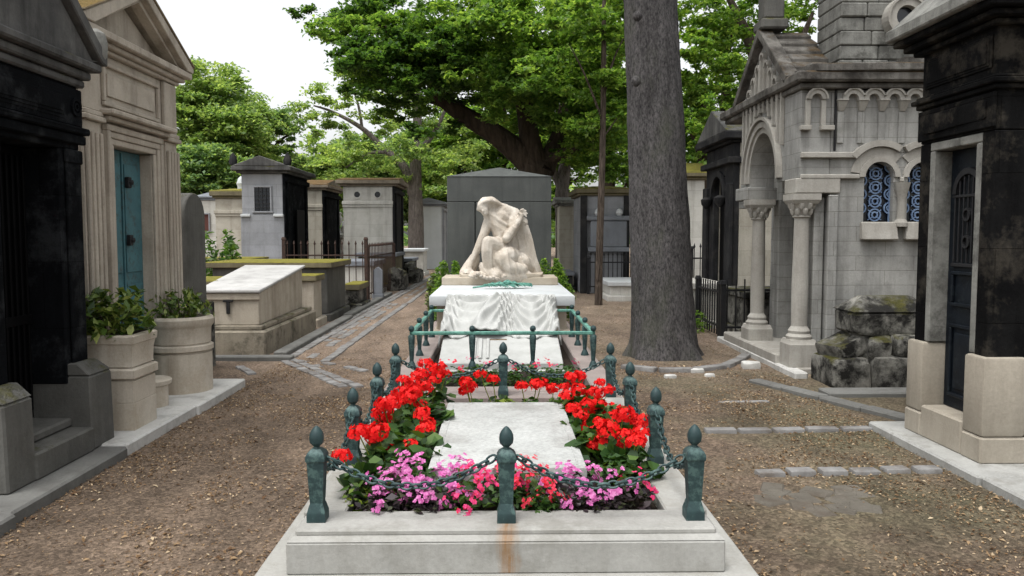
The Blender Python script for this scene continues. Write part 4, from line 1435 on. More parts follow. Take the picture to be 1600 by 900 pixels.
def shrub(name, label, loc, Rr, H, n, L, mat, W=0.42, flat=0.3, cat='shrub', group=None, stems=5):
    t = thing(name, label, cat, loc, 0, group)
    a_ = rng.uniform(0, 2 * np.pi, n)
    cz = rng.uniform(0.0, 1, n)
    rad = Rr * np.sqrt(rng.uniform(0.15, 1, n)) * np.sqrt(np.maximum(0.05, 1 - (cz - 0.35) ** 2 / 0.5))
    lump = 1 + 0.25 * np.sin(a_ * 3 + cz * 5) + 0.15 * np.sin(a_ * 5 - cz * 9)
    P = np.stack([rad * lump * np.cos(a_), rad * lump * np.sin(a_), H * cz * (0.85 + 0.2 * np.sin(a_ * 2.3))], 1)
    V = leaf_quads(P, L, W, flat, 0.35, 0.2)
    link('foliage', quads_mesh('foliage', V, len(V) // 4), mat, t, 0)
    m = MB()
    for i in range(stems):
        th = i * 6.28 / stems
        m.tube([(0.03 * math.cos(th), 0.03 * math.sin(th), -0.03), (Rr * 0.5 * math.cos(th), Rr * 0.5 * math.sin(th), H * 0.7)], [0.008, 0.004], 5)
    m.obj('stem', MAT['bark_brown'], t)
    return t


shrub('laurel_shrub', 'bushy variegated laurel growing in the square planter', (-2.80, 5.84, 0.74), 0.25, 0.32, 420, 0.10, MAT['leaf_laurel'])
shrub('spotted_shrub', 'yellowish green shrub growing in the round drum planter', (-2.86, 7.18, 0.70), 0.24, 0.28, 330, 0.075, MAT['leaf_laurel'], flat=0.1)

# slab headstone past the cream tomb house
t = thing('headstone', 'weathered grey round shouldered slab standing past the cream tomb house', 'headstone', (-3.36, 8.66, 0))
m = MB()
pts = [(-0.29, 0.0), (0.29, 0.0)] + [(0.29 * math.cos(th), 1.66 + 0.25 * math.sin(th)) for th in np.linspace(0, math.pi, 14)]
m.prism([(p[0], p[1]) for p in pts], -0.1, 0.1, 'x', 0.01)
m.obj('slab', MAT['grey_plinth'], t)
m = MB()
m.box(-0.17, 0.16, -0.36, 0.36, -0.03, 0.72, 0.015)
m.obj('base', MAT['mossy'], t)

# ledger tomb with sloped top
t = thing('ledger_tomb', 'beige box tomb with a sloped worn white slab on top by the gutter', 'tomb', (-3.31, 9.8, 0))
m = MB()
m.hexa([(-0.34, 0.0, 0.36), (0.37, 0.0, 0.36), (0.30, 2.45, 0.36), (-0.55, 2.45, 0.36), (-0.34, 0.0, 0.75), (0.37, 0.0, 0.75), (0.30, 2.45, 0.95), (-0.55, 2.45, 0.95)], 0.008)
m.box(-0.36, 0.39, -0.025, 0.05, 0.67, 0.752, 0.006)
m.obj('chest', MAT['tomb_beige'], t)
m = MB()
m.hexa([(-0.37, -0.05, 0.758), (0.40, -0.05, 0.758), (0.34, 2.5, 0.962), (-0.58, 2.5, 0.962), (-0.37, -0.05, 0.795), (0.40, -0.05, 0.795), (0.34, 2.5, 1.0), (-0.58, 2.5, 1.0)], 0.008)
m.obj('slab', MAT['tomb_slab'], t)
m = MB()
m.box(-0.38, 0.42, -0.05, 2.55, 0.30, 0.358, 0.012)
m.box(-0.43, 0.47, -0.10, 2.6, -0.05, 0.298, 0.02)
m.obj('base', MAT['tomb_base'], t)
m = MB()
m.box(-0.02, 0.02, -0.03, -0.001, 0.5, 0.66, 0.004)
m.box(-0.06, 0.06, -0.032, -0.001, 0.645, 0.668, 0.004)
m.obj('cross', MAT['dark_tomb'], t)


# ------------------------------------------------------------------ back rows: small tomb houses
def house(label, Y, uL, uR, vE, vT, depth, wall, roof, kind='gable', side=None, over=0.14, rh=0.12, z0=-0.05, group=None, cat='mausoleum', name='tomb_house', lower=None, string=None):
    """A small tomb house whose near wall is seen between uL and uR, eaves at vE, ridge at vT."""
    pl, pr_, pe, pt = at(uL, vE, Y), at(uR, vE, Y), at((uL + uR) / 2, vE, Y), at((uL + uR) / 2, vT, Y)
    x0, x1, ze, zt = pl.x, pr_.x, pe.z, pt.z
    cx = (x0 + x1) / 2
    hw = (x1 - x0) / 2
    t = thing(name, label, cat, (cx, Y, 0), 0, group)
    m = MB()
    if lower:
        m.box(-hw, hw, 0, depth, lower, ze, 0.01)
    else:
        m.box(-hw, hw, 0, depth, z0, ze, 0.01)
    m.obj('wall', wall, t)
    if lower:
        m = MB()
        m.box(-hw - 0.03, hw + 0.03, -0.03, depth + 0.03, z0, lower - 0.003, 0.01)
        m.obj('lower_wall', MAT['grey_wall'], t)
    if side:
        m = MB()
        m.box(hw + 0.004, hw + 0.06, -0.02, depth + 0.02, z0, ze, 0.01)
        for yy in (0.12, depth - 0.3):
            m.box(hw + 0.062, hw + 0.10, yy, yy + 0.2, z0, ze - 0.2, 0.01)
        m.box(hw + 0.062, hw + 0.13, -0.02, depth + 0.02, ze - 0.2, ze - 0.08, 0.01)
        m.obj('facade', side, t)
    if string:
        m = MB()
        zs = at(uL, string, Y).z
        m.box(-hw - 0.03, hw + 0.02, -0.05, -0.003, zs - 0.05, zs + 0.05, 0.01)
        m.box(-hw - 0.015, hw + 0.01, -0.03, -0.003, zs - 0.12, zs - 0.055, 0.01)
        m.obj('string_course', wall, t)
    m = MB()
    m.box(-hw - over * 0.5, hw + over * 0.5 + (0.06 if side else 0), -over * 0.5, depth + over * 0.5, ze + 0.003, ze + 0.06, 0.012)
    m.box(-hw - over, hw + over + (0.06 if side else 0), -over, depth + over, ze + 0.063, ze + 0.063 + rh, 0.015)
    zb = ze + 0.066 + rh
    X = hw + over
    if kind == 'gable':        # ridge runs away from us
        m.prism([(-X, zb), (X, zb), (0, max(zt, zb + 0.1))], -over, depth + over, 'y', 0.012)
    elif kind == 'side':       # ridge runs across
        m.prism([(-over, zb), (depth + over, zb), (depth * 0.5, max(zt, zb + 0.12))], -X, X, 'x', 0.012)
    elif kind == 'hip':
        q = 0.3
        m.hexa([(-X, -over, zb), (X, -over, zb), (X, depth + over, zb), (-X, depth + over, zb),
                (-X * q, depth * 0.4, max(zt, zb + 0.1)), (X * q, depth * 0.4, max(zt, zb + 0.1)), (X * q, depth * 0.6, max(zt, zb + 0.1)), (-X * q, depth * 0.6, max(zt, zb + 0.1))], 0.012)
    m.obj('roof', roof, t)
    return t, cx, hw, ze


def window(t, Y, cx, u0, u1, v0, v1, pane, bars=0, frame=None):
    p, q = at(u0, v0, Y), at(u1, v1, Y)
    x0, x1, z1, z0 = p.x - cx, q.x - cx, p.z, q.z
    m = MB()
    fw = 0.04
    for b in ((x0 - fw, x0, z0, z1), (x1, x1 + fw, z0, z1), (x0 - fw, x1 + fw, z1 + 0.002, z1 + fw), (x0 - fw - 0.03, x1 + fw + 0.03, z0 - fw, z0 - 0.002)):
        m.box(b[0], b[1], -0.05, -0.002, b[2], b[3], 0.006)
    w = m.obj('window', frame or MAT['grey_wall'], t)
    m = MB()
    m.box(x0, x1, -0.012, -0.003, z0, z1, 0)
    m.obj('pane', pane, w)
    if bars:
        m = MB()
        for i in range(1, bars):
            xx = x0 + (x1 - x0) * i / bars
            m.tube([(xx, -0.022, z0), (xx, -0.022, z1)], 0.008, 5)
        for i in range(1, bars + 2):
            zz = z0 + (z1 - z0) * i / (bars + 2)
            m.tube([(x0, -0.022, zz), (x1, -0.022, zz)], 0.006, 5)
        m.obj('grille', MAT['iron'], w)


GRP = 'small tomb houses along the left back rows'
t, cx, hw, ze = house('tall pale grey tomb house with a barred window and black pedimented roof', 20, 377, 441, 271, 244, 2.3, MAT['grey_wall'], MAT['black_cap'], 'gable', MAT['black_stone'], 0.2, 0.10, lower=at(400, 335, 20).z)
window(t, 20, cx, 398, 423, 293, 330, MAT['glass'], 4)
m = MB()
for s in (-1, 1):
    m.box(s * (hw - 0.1) - 0.12, s * (hw - 0.1) + 0.12, -0.09, -0.033, at(400, 335, 20).z - 0.06, at(400, 335, 20).z + 0.01, 0.01)
m.obj('ledge', MAT['marble'], t)
m = MB()
m.box(hw + 0.13, hw + 0.16, 0.75, 1.55, 0.1, 2.1, 0.01)
m.obj('door', MAT['black_door'], t)
for s in (-1, 1):
    m = MB()
    m.lathe((s * (hw + 0.16), -0.1, ze + 0.2), [(0.09, 0), (0.11, 0.1), (0.07, 0.22), (0.01, 0.3)], 8)
    m.obj('acroterion', MAT['dark_tomb'], t)
t, cx, hw, ze = house('small white tomb house with brown shuttered window and slate roof', 23, 309, 340, 313, 298, 2.0, MAT['pale_wall'], MAT['slate'], 'side', None, 0.08, 0.05)
window(t, 23, cx, 314, 327, 335, 361, MAT['brown'], 0)
t, cx, hw, ze = house('beige tomb house with a mossy flat roof beside the white one', 21.6, 336, 379, 310, 299, 2.0, MAT['beige_wall'], MAT['yellow_moss'], 'hip', None, 0.12, 0.14, string=331)
m = MB()
m.lathe((0.05, 0.9, ze + 0.25), [(0.12, 0), (0.1, 0.1), (0.13, 0.2), (0.08, 0.34), (0.02, 0.4)], 10)
m.obj('finial', MAT['marble'], t)
house('narrow beige tomb house with rusty brown mossy roof and black facade', 24, 476, 503, 297, 277, 2.2, MAT['beige_wall'], MAT['brown_moss'], 'side', MAT['black_stone'], 0.16, 0.1, string=322)
t, cx, hw, ze = house('wide pale tomb house with two round vents below its mossy brown roof', 23, 536, 613, 291, 276, 1.9, MAT['pale_wall'], MAT['brown_moss'], 'side', MAT['dark_tomb'], 0.18, 0.12, string=317)
for u in (558, 590):
    p = at(u, 304, 23)
    m = MB()
    m.arch(p.x - cx, p.z, 0.085, 0.12, -0.02, -0.002, 0, 2 * math.pi, 18)
    w = m.obj('vent', MAT['pale_wall'], t)
    m = MB()
    m.arch(p.x - cx, p.z, 0.002, 0.085, -0.008, -0.003, 0, 2 * math.pi, 18)
    m.obj('opening', MAT['glass'], w)  # flat dark disc on the solid wall: the hole's shade put into its colour
t, cx, hw, ze = house('far white tomb house with low pale gable beside the dark headstone', 34, 650, 690, 322, 309, 2.4, MAT['marble'], MAT['slate'], 'gable', MAT['grey_wall'], 0.16, 0.1)

# urn monument between tomb houses
p = at(524, 385, 26.5)
t = thing('urn_monument', 'white stone urn on a scrolled pedestal between two tomb houses', 'monument', (p.x, 26.5, 0))
m = MB()
m.square((0, 0, 0), [(0.32, -0.05), (0.32, 0.9), (0.27, 0.95), (0.25, 1.3), (0.38, 1.36), (0.38, 1.46), (0.22, 1.5)])
m.obj('pedestal', MAT['pale_wall'], t)
m = MB()
m.lathe((0, 0, 1.5), [(0.14, 0), (0.06, 0.1), (0.2, 0.28), (0.26, 0.5), (0.2, 0.6), (0.24, 0.66), (0.1, 0.74), (0.04, 0.86), (0.01, 0.9)], 16)
m.obj('urn', MAT['pale_wall'], t, 50)
m = MB()
for s in (-1, 1):
    m.arch(s * 0.34, 1.62, 0.07, 0.15, -0.1, 0.1, 0, 2 * math.pi, 14)
m.obj('scroll', MAT['pale_wall'], t)


# low tombs
def low_tomb(label, x0, x1, y0, y1, z1, body, top, th=0.08, over=0.05, group=None, cat='tomb', slope=0.0, base=0.12):
    cx, cy = (x0 + x1) / 2, (y0 + y1) / 2
    t = thing('low_tomb', label, cat, (cx, cy, 0), 0, group)
    hx, hy = (x1 - x0) / 2, (y1 - y0) / 2
    m = MB()
    m.box(-hx, hx, -hy, hy, base, z1 - th, 0.01)
    m.box(-hx - 0.07, hx + 0.07, -hy - 0.07, hy + 0.07, -0.05, base - 0.002, 0.015)
    m.obj('chest', body, t)
    m = MB()
    a_, b_ = hx + over, hy + over
    zz = z1 - th + 0.003
    m.hexa([(-a_, -b_, zz), (a_, -b_, zz), (a_, b_, zz + slope), (-a_, b_, zz + slope), (-a_, -b_, zz + th), (a_, -b_, zz + th), (a_, b_, zz + th + slope), (-a_, b_, zz + th + slope)], 0.012)
    m.obj('slab', top, t)
    return t


low_tomb('long grey tomb under a thick yellow moss capped slab behind the sloped tomb', -4.85, -2.92, 13.6, 15.2, 1.0, MAT['grey_plinth'], MAT['yellow_moss'], 0.10, 0.1)
low_tomb('small block tomb with yellow moss on top left of the sloped tomb', -4.3, -3.75, 10.6, 11.6, 0.86, MAT['tomb_beige'], MAT['yellow_moss'], 0.1, 0.06)
low_tomb('stubby beige tomb with mossy cap tucked behind the sloped tomb', -3.25, -2.95, 12.75, 13.3, 0.82, MAT['tomb_beige'], MAT['yellow_moss'], 0.1, 0.05)
low_tomb('rough low mossy tomb beside the rusty fence', -3.0, -2.75, 15.6, 16.6, 0.5, MAT['mossy'], MAT['yellow_moss'], 0.12, 0.04)
low_tomb('blue grey polished tomb behind the rusty fence post', -4.0, -2.95, 18.6, 20.4, 0.85, MAT['pale_wall'], MAT['slate'], 0.12, 0.06)
low_tomb('dark slab tomb with mossy front along the path beyond the fence', -3.9, -2.9, 22.2, 24.0, 0.95, MAT['yellow_moss'], MAT['slate'], 0.10, 0.08)
low_tomb('low dark tomb with glossy grey slab further up the path', -3.6, -2.8, 25.4, 27.2, 0.7, MAT['dark_tomb'], MAT['slate'], 0.10, 0.06)
low_tomb('white table tomb far up the path', -3.4, -2.7, 28.5, 30.0, 0.95, MAT['pale_wall'], MAT['marble'], 0.1, 0.06)
low_tomb('long brown tomb among the weeds left of the tall grey house', -6.8, -5.4, 17.5, 18.6, 0.95, MAT['brown_moss'], MAT['yellow_moss'], 0.1, 0.06)
low_tomb('pale tomb inside the rusty fence', -4.4, -3.3, 21.0, 21.9, 0.8, MAT['pale_wall'], MAT['pale_wall'], 0.1, 0.05)

t = thing('grave_post', 'small blue grey stone marker post by the gutter', 'marker', (-2.72, 18.0, 0))
m = MB()
m.box(-0.12, 0.12, -0.1, 0.1, -0.05, 0.14, 0.01)
m.prism([(-0.1, 0.142), (0.1, 0.142), (0.1, 0.66), (0.0, 0.74), (-0.1, 0.66)], -0.07, 0.07, 'y', 0.008)
m.obj('block', MAT['slate'], t)


def fence(name, label, p0, p1, h, mat, sp=0.16, post_h=None, spear=True, z=0.0, group=None):
    p0, p1 = Vector((p0[0], p0[1], 0)), Vector((p1[0], p1[1], 0))
    d = p1 - p0
    n = int(d.length / sp)
    t = thing(name, label, 'fence', (p0.x, p0.y, z), math.atan2(d.y, d.x), group)
    L = d.length
    for zz in (0.18, h * 0.82):
        m = MB()
        m.box(0, L, -0.012, 0.012, zz - 0.015, zz + 0.015, 0.003)
        m.obj('rail', mat, t)
    m = MB()
    for i in range(n + 1):
        xx = L * (i + 0.5) / (n + 1)
        m.tube([(xx, 0, 0.05), (xx, 0, h)], 0.011, 5)
        if spear:
            m.lathe((xx, 0, h - 0.01), [(0.011, 0), (0.024, 0.03), (0.002, 0.1)], 6)
    m.obj('bars', mat, t)
    for xx in (0, L):
        m = MB()
        m.square((xx, 0, -0.03), [(0.035, 0), (0.035, post_h or h + 0.08), (0.045, (post_h or h + 0.08) + 0.01), (0.03, (post_h or h + 0.08) + 0.06)])
        m.obj('post', mat, t)
    return t


fence('iron_fence', 'rusty spiked iron fence running across behind the mossy tomb', (-4.55, 17.0), (-2.82, 17.0), 1.25, MAT['rust'], 0.15, 1.38)
fence('iron_fence', 'rusty spiked iron fence running back along the gutter from the rusty corner post', (-2.82, 17.15), (-2.82, 21.5), 1.2, MAT['rust'], 0.22, 1.2)
shrub('leafy_bush', 'dark leafy bush behind the long moss capped tomb', (-5.45, 15.7, 0.0), 0.5, 1.5, 1100, 0.13, MAT['leaf_dark'])
shrub('boxwood', 'small round green bush at the foot of the dark headstone, gutter side', (-0.80, 12.98, 0.05), 0.26, 0.95, 4200, 0.06, MAT['leaf_mid'], 0.55)
shrub('boxwood', 'pale green bush in the path edge just left of the round bush', (-1.0, 13.4, 0.0), 0.22, 0.78, 2400, 0.065, MAT['leaf_laurel'], 0.55)
shrub('boxwood', 'round green bush at the foot of the dark headstone, trunk side', (0.84, 12.98, 0.05), 0.30, 0.98, 5200, 0.06, MAT['leaf_mid'], 0.55)
for lab, x_, y_, s_ in (('rounded mossy rock pile along the path beyond the fence', -2.75, 21.6, 0.3), ('dark rounded rocks beside the low dark tomb up the path', -2.66, 24.6, 0.28)):
    t = thing('rock_pile', lab, 'rocks', (x_, y_, 0))
    m = MB()
    for q in range(5):
        xx, yy = random.uniform(-0.12, 0.12), random.uniform(-0.7, 0.7)
        m.rock(xx - s_ * 0.6, xx + s_ * 0.6, yy - s_, yy + s_, -0.05, random.uniform(0.35, 0.6), 0.09, q + 3)
    m.obj('stones', MAT['mossy'], t)

# ------------------------------------------------------------------ right: dark tomb house with blue-black door
RT = -math.pi / 2
a = thing('tomb_house', 'dark stained tomb house with a pale plinth and a dark blue panelled door', 'mausoleum', (3.0, 5.27, 0), RT)
MAT['r_stone'] = stone('dark_stained_stone', (30, 30, 30), (15, 15, 16), 0.8, (6, 6, 7), 0.45, (82, 77, 69), bump=0.6, scale=2.2, rough=0.9, spec=0.04, courses=(0.46, 0.92))
MAT['r_plinth'] = stone('pale_plinth_stone', (176, 168, 154), (150, 142, 128), 0.3, (92, 86, 76), 0.2, (112, 104, 92), bump=0.35)
RS = MAT['r_stone']
HW = 0.43
m = MB()
m.box(-HW, -0.30, 0, 0.3, 0.70, 2.10, 0.006)
m.box(0.30, HW, 0, 0.3, 0.70, 2.10, 0.006)
m.box(-HW, HW, 0, 0.3, 2.103, 2.75, 0.006)
m.box(-HW, -HW + 0.13, 0.303, 1.9, 0.7, 2.75, 0.006)
m.box(HW - 0.13, HW, 0.303, 1.9, 0.7, 2.75, 0.006)
m.box(-HW + 0.133, HW - 0.133, 1.7, 1.9, 0.7, 2.75, 0.006)
m.obj('wall', RS, a)
m = MB()
for s in (-1, 1):
    m.box(min(s * 0.298, s * 0.24), max(s * 0.298, s * 0.24), 0.0, 0.22, 0.72, 2.04, 0.006)
m.box(-0.298, 0.298, 0.0, 0.22, 2.043, 2.1, 0.006)
m.obj('door_frame', MAT['lichen'], a)
m = MB()
m.box(-HW - 0.01, HW + 0.01, -0.02, -0.002, 2.12, 2.33, 0.005)
m.rock(-0.37, 0.37, -0.032, -0.0205, 2.17, 2.29, 0.012, 21, 9)
m.obj('carved_lintel', RS, a)
m = MB()
for o_, z0, z1 in ((0.03, 2.345, 2.375), (0.055, 2.378, 2.41), (0.03, 2.413, 2.43)):
    m.box(-HW - o_, HW + o_, -o_, 1.9 + o_, z0, z1, 0.006)
for i in range(3):
    m.box(-HW + 0.05 + i * 0.02, HW - 0.05 - i * 0.02, -0.012 - i * 0.006, -0.002, 2.48 + i * 0.015, 2.68 - i * 0.015, 0.003)
m.obj('moulding', RS, a)
m = MB()
for o_, z0, z1 in ((0.05, 2.72, 2.755), (0.10, 2.758, 2.80), (0.15, 2.803, 2.845)):
    m.box(-HW - o_, HW + o_, -o_, 1.9 + o_, z0, z1, 0.008)
m.obj('cornice', RS, a)
m = MB()
X = HW + 0.17
m.hexa([(-X, -0.20, 2.848), (X, -0.20, 2.848), (X, 2.1, 2.848), (-X, 2.1, 2.848), (-X, -0.20, 2.93), (X, -0.20, 2.93), (X, 2.1, 2.93), (-X, 2.1, 2.93)], 0.01)
m.hexa([(-X + 0.02, -0.18, 2.932), (X - 0.02, -0.18, 2.932), (X - 0.02, 2.08, 2.932), (-X + 0.02, 2.08, 2.932), (-0.12, 0.35, 3.5), (0.12, 0.35, 3.5), (0.12, 1.5, 3.5), (-0.12, 1.5, 3.5)], 0.01)
m.obj('roof', MAT['lichen'], a)
m = MB()
for s in (-1, 1):
    x0, x1 = (0.25, HW + 0.035) if s > 0 else (-HW - 0.035, -0.25)
    m.box(x0, x1, -0.035, 0.24, 0.22, 0.715, 0.02, 2)
    m.box(x0, x1, 0.243, 1.93, 0.22, 0.715, 0.012)
    m.box(x0 - 0.0, x1 + 0.0, -0.038, 1.93, 0.05, 0.218, 0.012)
m.box(-0.247, 0.247, -0.036, 0.24, 0.05, 0.275, 0.012)
m.obj('plinth', MAT['r_plinth'], a)
m = MB()
m.box(-0.24, 0.24, 0.12, 0.16, 0.28, 2.04, 0.004)
for z0, z1 in ((0.36, 0.86), (0.98, 1.22)):
    for b in ((-0.17, 0.17, z0, z0 + 0.025), (-0.17, 0.17, z1 - 0.025, z1), (-0.17, -0.145, z0 + 0.027, z1 - 0.027), (0.145, 0.17, z0 + 0.027, z1 - 0.027)):
        m.box(b[0], b[1], 0.098, 0.119, b[2], b[3], 0.005)
m.box(-0.11, 0.11, 0.104, 0.119, 0.42, 0.80, 0.006)
dr = m.obj('door', MAT['navy_door'], a)
m = MB()
for i in range(7):
    xx = -0.15 + i * 0.05
    m.tube([(xx, 0.105, 1.28), (xx, 0.105, 1.74 + 0.12 * math.sqrt(max(0, 1 - (xx / 0.17) ** 2)))], 0.008, 6)
m.arch(0, 1.74, 0.13, 0.17, 0.09, 0.118, 0, math.pi, 14)
m.arch(0, 1.6, 0.03, 0.045, 0.09, 0.112, 0, 2 * math.pi, 12)
m.arch(0, 1.42, 0.03, 0.045, 0.09, 0.112, 0, 2 * math.pi, 12)
m.box(-0.17, 0.17, 0.095, 0.118, 1.25, 1.275, 0.004)
m.box(-0.17, 0.17, 0.095, 0.118, 1.715, 1.735, 0.004)
m.obj('grille', MAT['iron'], dr)

# ------------------------------------------------------------------ right: romanesque chapel
X0, Y0 = 3.15, 8.40
a = thing('chapel', 'pale romanesque chapel with a columned porch, corbel arcade and blue latticed windows', 'chapel', (X0, Y0, 0))
CH, TR = MAT['chapel'], MAT['chapel_trim']


def wall_with_openings(m, x0, x1, z0, z1, y0, y1, wins, n=12):
    """Wall in the x-z plane from x0 to x1 with round-headed openings (cx, half width, sill, spring)."""
    xs = x0
    for (cx, w, sill, spring) in wins:
        m.box(xs, cx - w, y0, y1, z0, z1, 0)
        m.box(cx - w, cx + w, y0, y1, z0, sill, 0)
        prev = None
        for i in range(n):
            t0, t1 = math.pi - math.pi * i / n, math.pi - math.pi * (i + 1) / n
            xa, za, xb, zb = cx + w * math.cos(t0), spring + w * math.sin(t0), cx + w * math.cos(t1), spring + w * math.sin(t1)
            m.hexa([(xa, y0, za), (xb, y0, zb), (xb, y1, zb), (xa, y1, za), (xa, y0, z1), (xb, y0, z1), (xb, y1, z1), (xa, y1, z1)], 0)
        xs = cx + w
    m.box(xs, x1, y0, y1, z0, z1, 0)


# side wall towards us (local y = 0 is its face)
WIN = [(0.84, 0.155, 1.60, 2.07), (1.30, 0.155, 1.60, 2.07), (1.76, 0.155, 1.60, 2.07)]
m = MB()
wall_with_openings(m, 0.32, 2.9, 0.0, 2.97, 0.0, 0.3, WIN)
bmesh.ops.remove_doubles(m.bm, verts=m.bm.verts[:], dist=1e-5)
m.box(0.0, 0.317, 0.0, 0.3, 2.06, 2.97, 0.004)
m.box(0.30, 0.40, -0.05, -0.002, 0.0, 1.88, 0.008)
m.box(0.19, 0.297, 0.06, 0.3, 0.0, 1.86, 0.008)
m.obj('side_wall', CH, a, 20)
m = MB()
m.box(2.6, 2.9, 0.303, 2.6, 0, 2.97, 0.004)
m.box(0.6, 2.6, 2.3, 2.6, 0, 2.97, 0.004)
m.box(0.55, 0.75, 0.303, 2.3, 0, 2.97, 0.004)
m.obj('back_wall', CH, a, 20)
m = MB()
m.box(0.19, 2.9, -0.07, -0.002, 0.0, 0.14, 0.012)
m.obj('base_course', TR, a)
m = MB()
m.box(-0.05, 0.42, -0.04, 0.30, 1.90, 2.055, 0.008)
m.obj('impost', TR, a)
# string courses that step over the windows
m = MB()
zs = 2.30
m.box(0.0, 0.58, -0.05, -0.002, zs - 0.035, zs + 0.025, 0.008)
for cx, w, sill, spring in WIN:
    m.arch(cx, spring - 0.02, 0.335, 0.40, -0.055, -0.002, R(56.5), R(142 if cx < 1 else 123.5), 16)
    m.arch(cx, spring, 0.158, 0.215, -0.035, -0.002, 0, math.pi, 18)
    m.arch(cx, spring, 0.216, 0.31, -0.018, -0.002, R(43.5), R(170 if cx < 1 else 136.5), 18)
m.box(0.0, 0.62, -0.045, -0.002, 2.05, 2.095, 0.008)
for (cx, w, *_), (cx2, *_2) in zip(WIN, WIN[1:] + [(2.6, 0, 0, 0)]):
    if cx2 - cx - 0.43 > 0.02:
        m.box(cx + 0.21, cx2 - 0.21, -0.045, -0.002, 2.02, 2.07, 0.008)
m.obj('string_course', TR, a)
for cx, w, sill, spring in WIN:
    m = MB()
    m.box(cx - 0.165, cx + 0.165, 0.10, 0.12, sill - 0.01, spring + 0.16, 0)
    wdw = m.obj('window', MAT['glass'], a)
    m = MB()
    # scrolled lattice: rings and crossing bows
    for zz in np.arange(sill + 0.075, spring + 0.08, 0.145):
        for rr_ in (0.03, 0.062):
            m.arch(cx, zz, rr_ - 0.007, rr_ + 0.007, 0.07, 0.085, 0, 2 * math.pi, 16)
        for i in range(4):
            th = math.pi / 4 + i * math.pi / 2
            m.tube([(cx + 0.03 * math.cos(th), 0.078, zz + 0.03 * math.sin(th)), (cx + 0.10 * math.cos(th), 0.078, zz + 0.075 * math.sin(th))], 0.006, 5)
        for s in (-1, 1):
            m.arch(cx + s * 0.155, zz + 0.0725, 0.05, 0.063, 0.07, 0.085, math.pi / 2 if s > 0 else -math.pi / 2, 3 * math.pi / 2 if s > 0 else math.pi / 2, 10)
            m.arch(cx + s * 0.155, zz + 0.0725, 0.022, 0.033, 0.07, 0.085, math.pi / 2 if s > 0 else -math.pi / 2, 3 * math.pi / 2 if s > 0 else math.pi / 2, 10)
    for s in (-1, 1):
        m.box(cx + s * 0.15 - 0.006, cx + s * 0.15 + 0.006, 0.066, 0.086, sill, spring, 0)
    m.obj('lattice', MAT['blue_grille'], wdw)
    m = MB()
    m.hexa([(cx - 0.19, -0.09, sill - 0.19), (cx + 0.19, -0.09, sill - 0.19), (cx + 0.19, -0.002, sill - 0.19), (cx - 0.19, -0.002, sill - 0.19),
            (cx - 0.185, -0.05, sill), (cx + 0.185, -0.05, sill), (cx + 0.185, 0.1, sill), (cx - 0.185, 0.1, sill)], 0.012)
    m.obj('sill', TR, wdw)
# colonnette between the windows
m = MB()
m.lathe((1.07, -0.03, 1.55), [(0.07, 0), (0.07, 0.04), (0.045, 0.08), (0.04, 0.3), (0.06, 0.36), (0.085, 0.46)], 14)
m.obj('colonnette', TR, a)
# corbel arcade below the eaves
m = MB()
zc = 2.85


def corbel(m, cx):
    m.hexa([(cx - 0.03, -0.025, zc - 0.10), (cx + 0.03, -0.025, zc - 0.10), (cx + 0.03, -0.002, zc - 0.10), (cx - 0.03, -0.002, zc - 0.10),
            (cx - 0.052, -0.075, zc - 0.002), (cx + 0.052, -0.075, zc - 0.002), (cx + 0.052, -0.002, zc - 0.002), (cx - 0.052, -0.002, zc - 0.002)], 0.004)
    m.box(cx - 0.055, cx + 0.055, -0.085, -0.002, zc, zc + 0.018, 0.003)


ctr = [0.52 + 0.215 * i for i in range(11)]
for cx in ctr:
    m.arch(cx, zc + 0.018, 0.055, 0.1075, -0.07, -0.002, 0, math.pi, 14)
    m.arch(cx, zc + 0.018, 0.098, 0.116, -0.088, -0.071, R(20), R(160), 12)
for cx in [c - 0.1075 for c in ctr] + [ctr[-1] + 0.1075]:
    corbel(m, cx)
m.obj('corbel_arcade', TR, a)
m = MB()
m.arch(0.14, zc + 0.018, 0.055, 0.1, -0.07, -0.002, 0, math.pi, 14)
m.arch(0.14, zc + 0.018, 0.098, 0.116, -0.088, -0.071, 0, math.pi, 12)
for cx in (0.06, 0.22):
    m.box(cx - 0.025, cx + 0.025, -0.05, -0.002, zc - 0.25, zc + 0.016, 0.004)
m.box(-0.02, 0.09, -0.075, -0.002, zc - 0.30, zc - 0.252, 0.005)
m.box(0.19, 0.33, -0.075, -0.002, zc - 0.30, zc - 0.252, 0.005)
m.obj('niche', TR, a)
m = MB()
for cx in [c - 0.1075 for c in ctr] + [ctr[-1] + 0.1075]:
    m.box(cx - 0.035, cx + 0.035, -0.018, -0.002, 2.42, zc - 0.102, 0.004)
m.obj('pilaster_strip', CH, a)
m = MB()
m.box(0.345, 0.365, -0.03, -0.002, 2.34, 2.97, 0.004)
m.obj('downpipe', MAT['dark_tomb'], a)

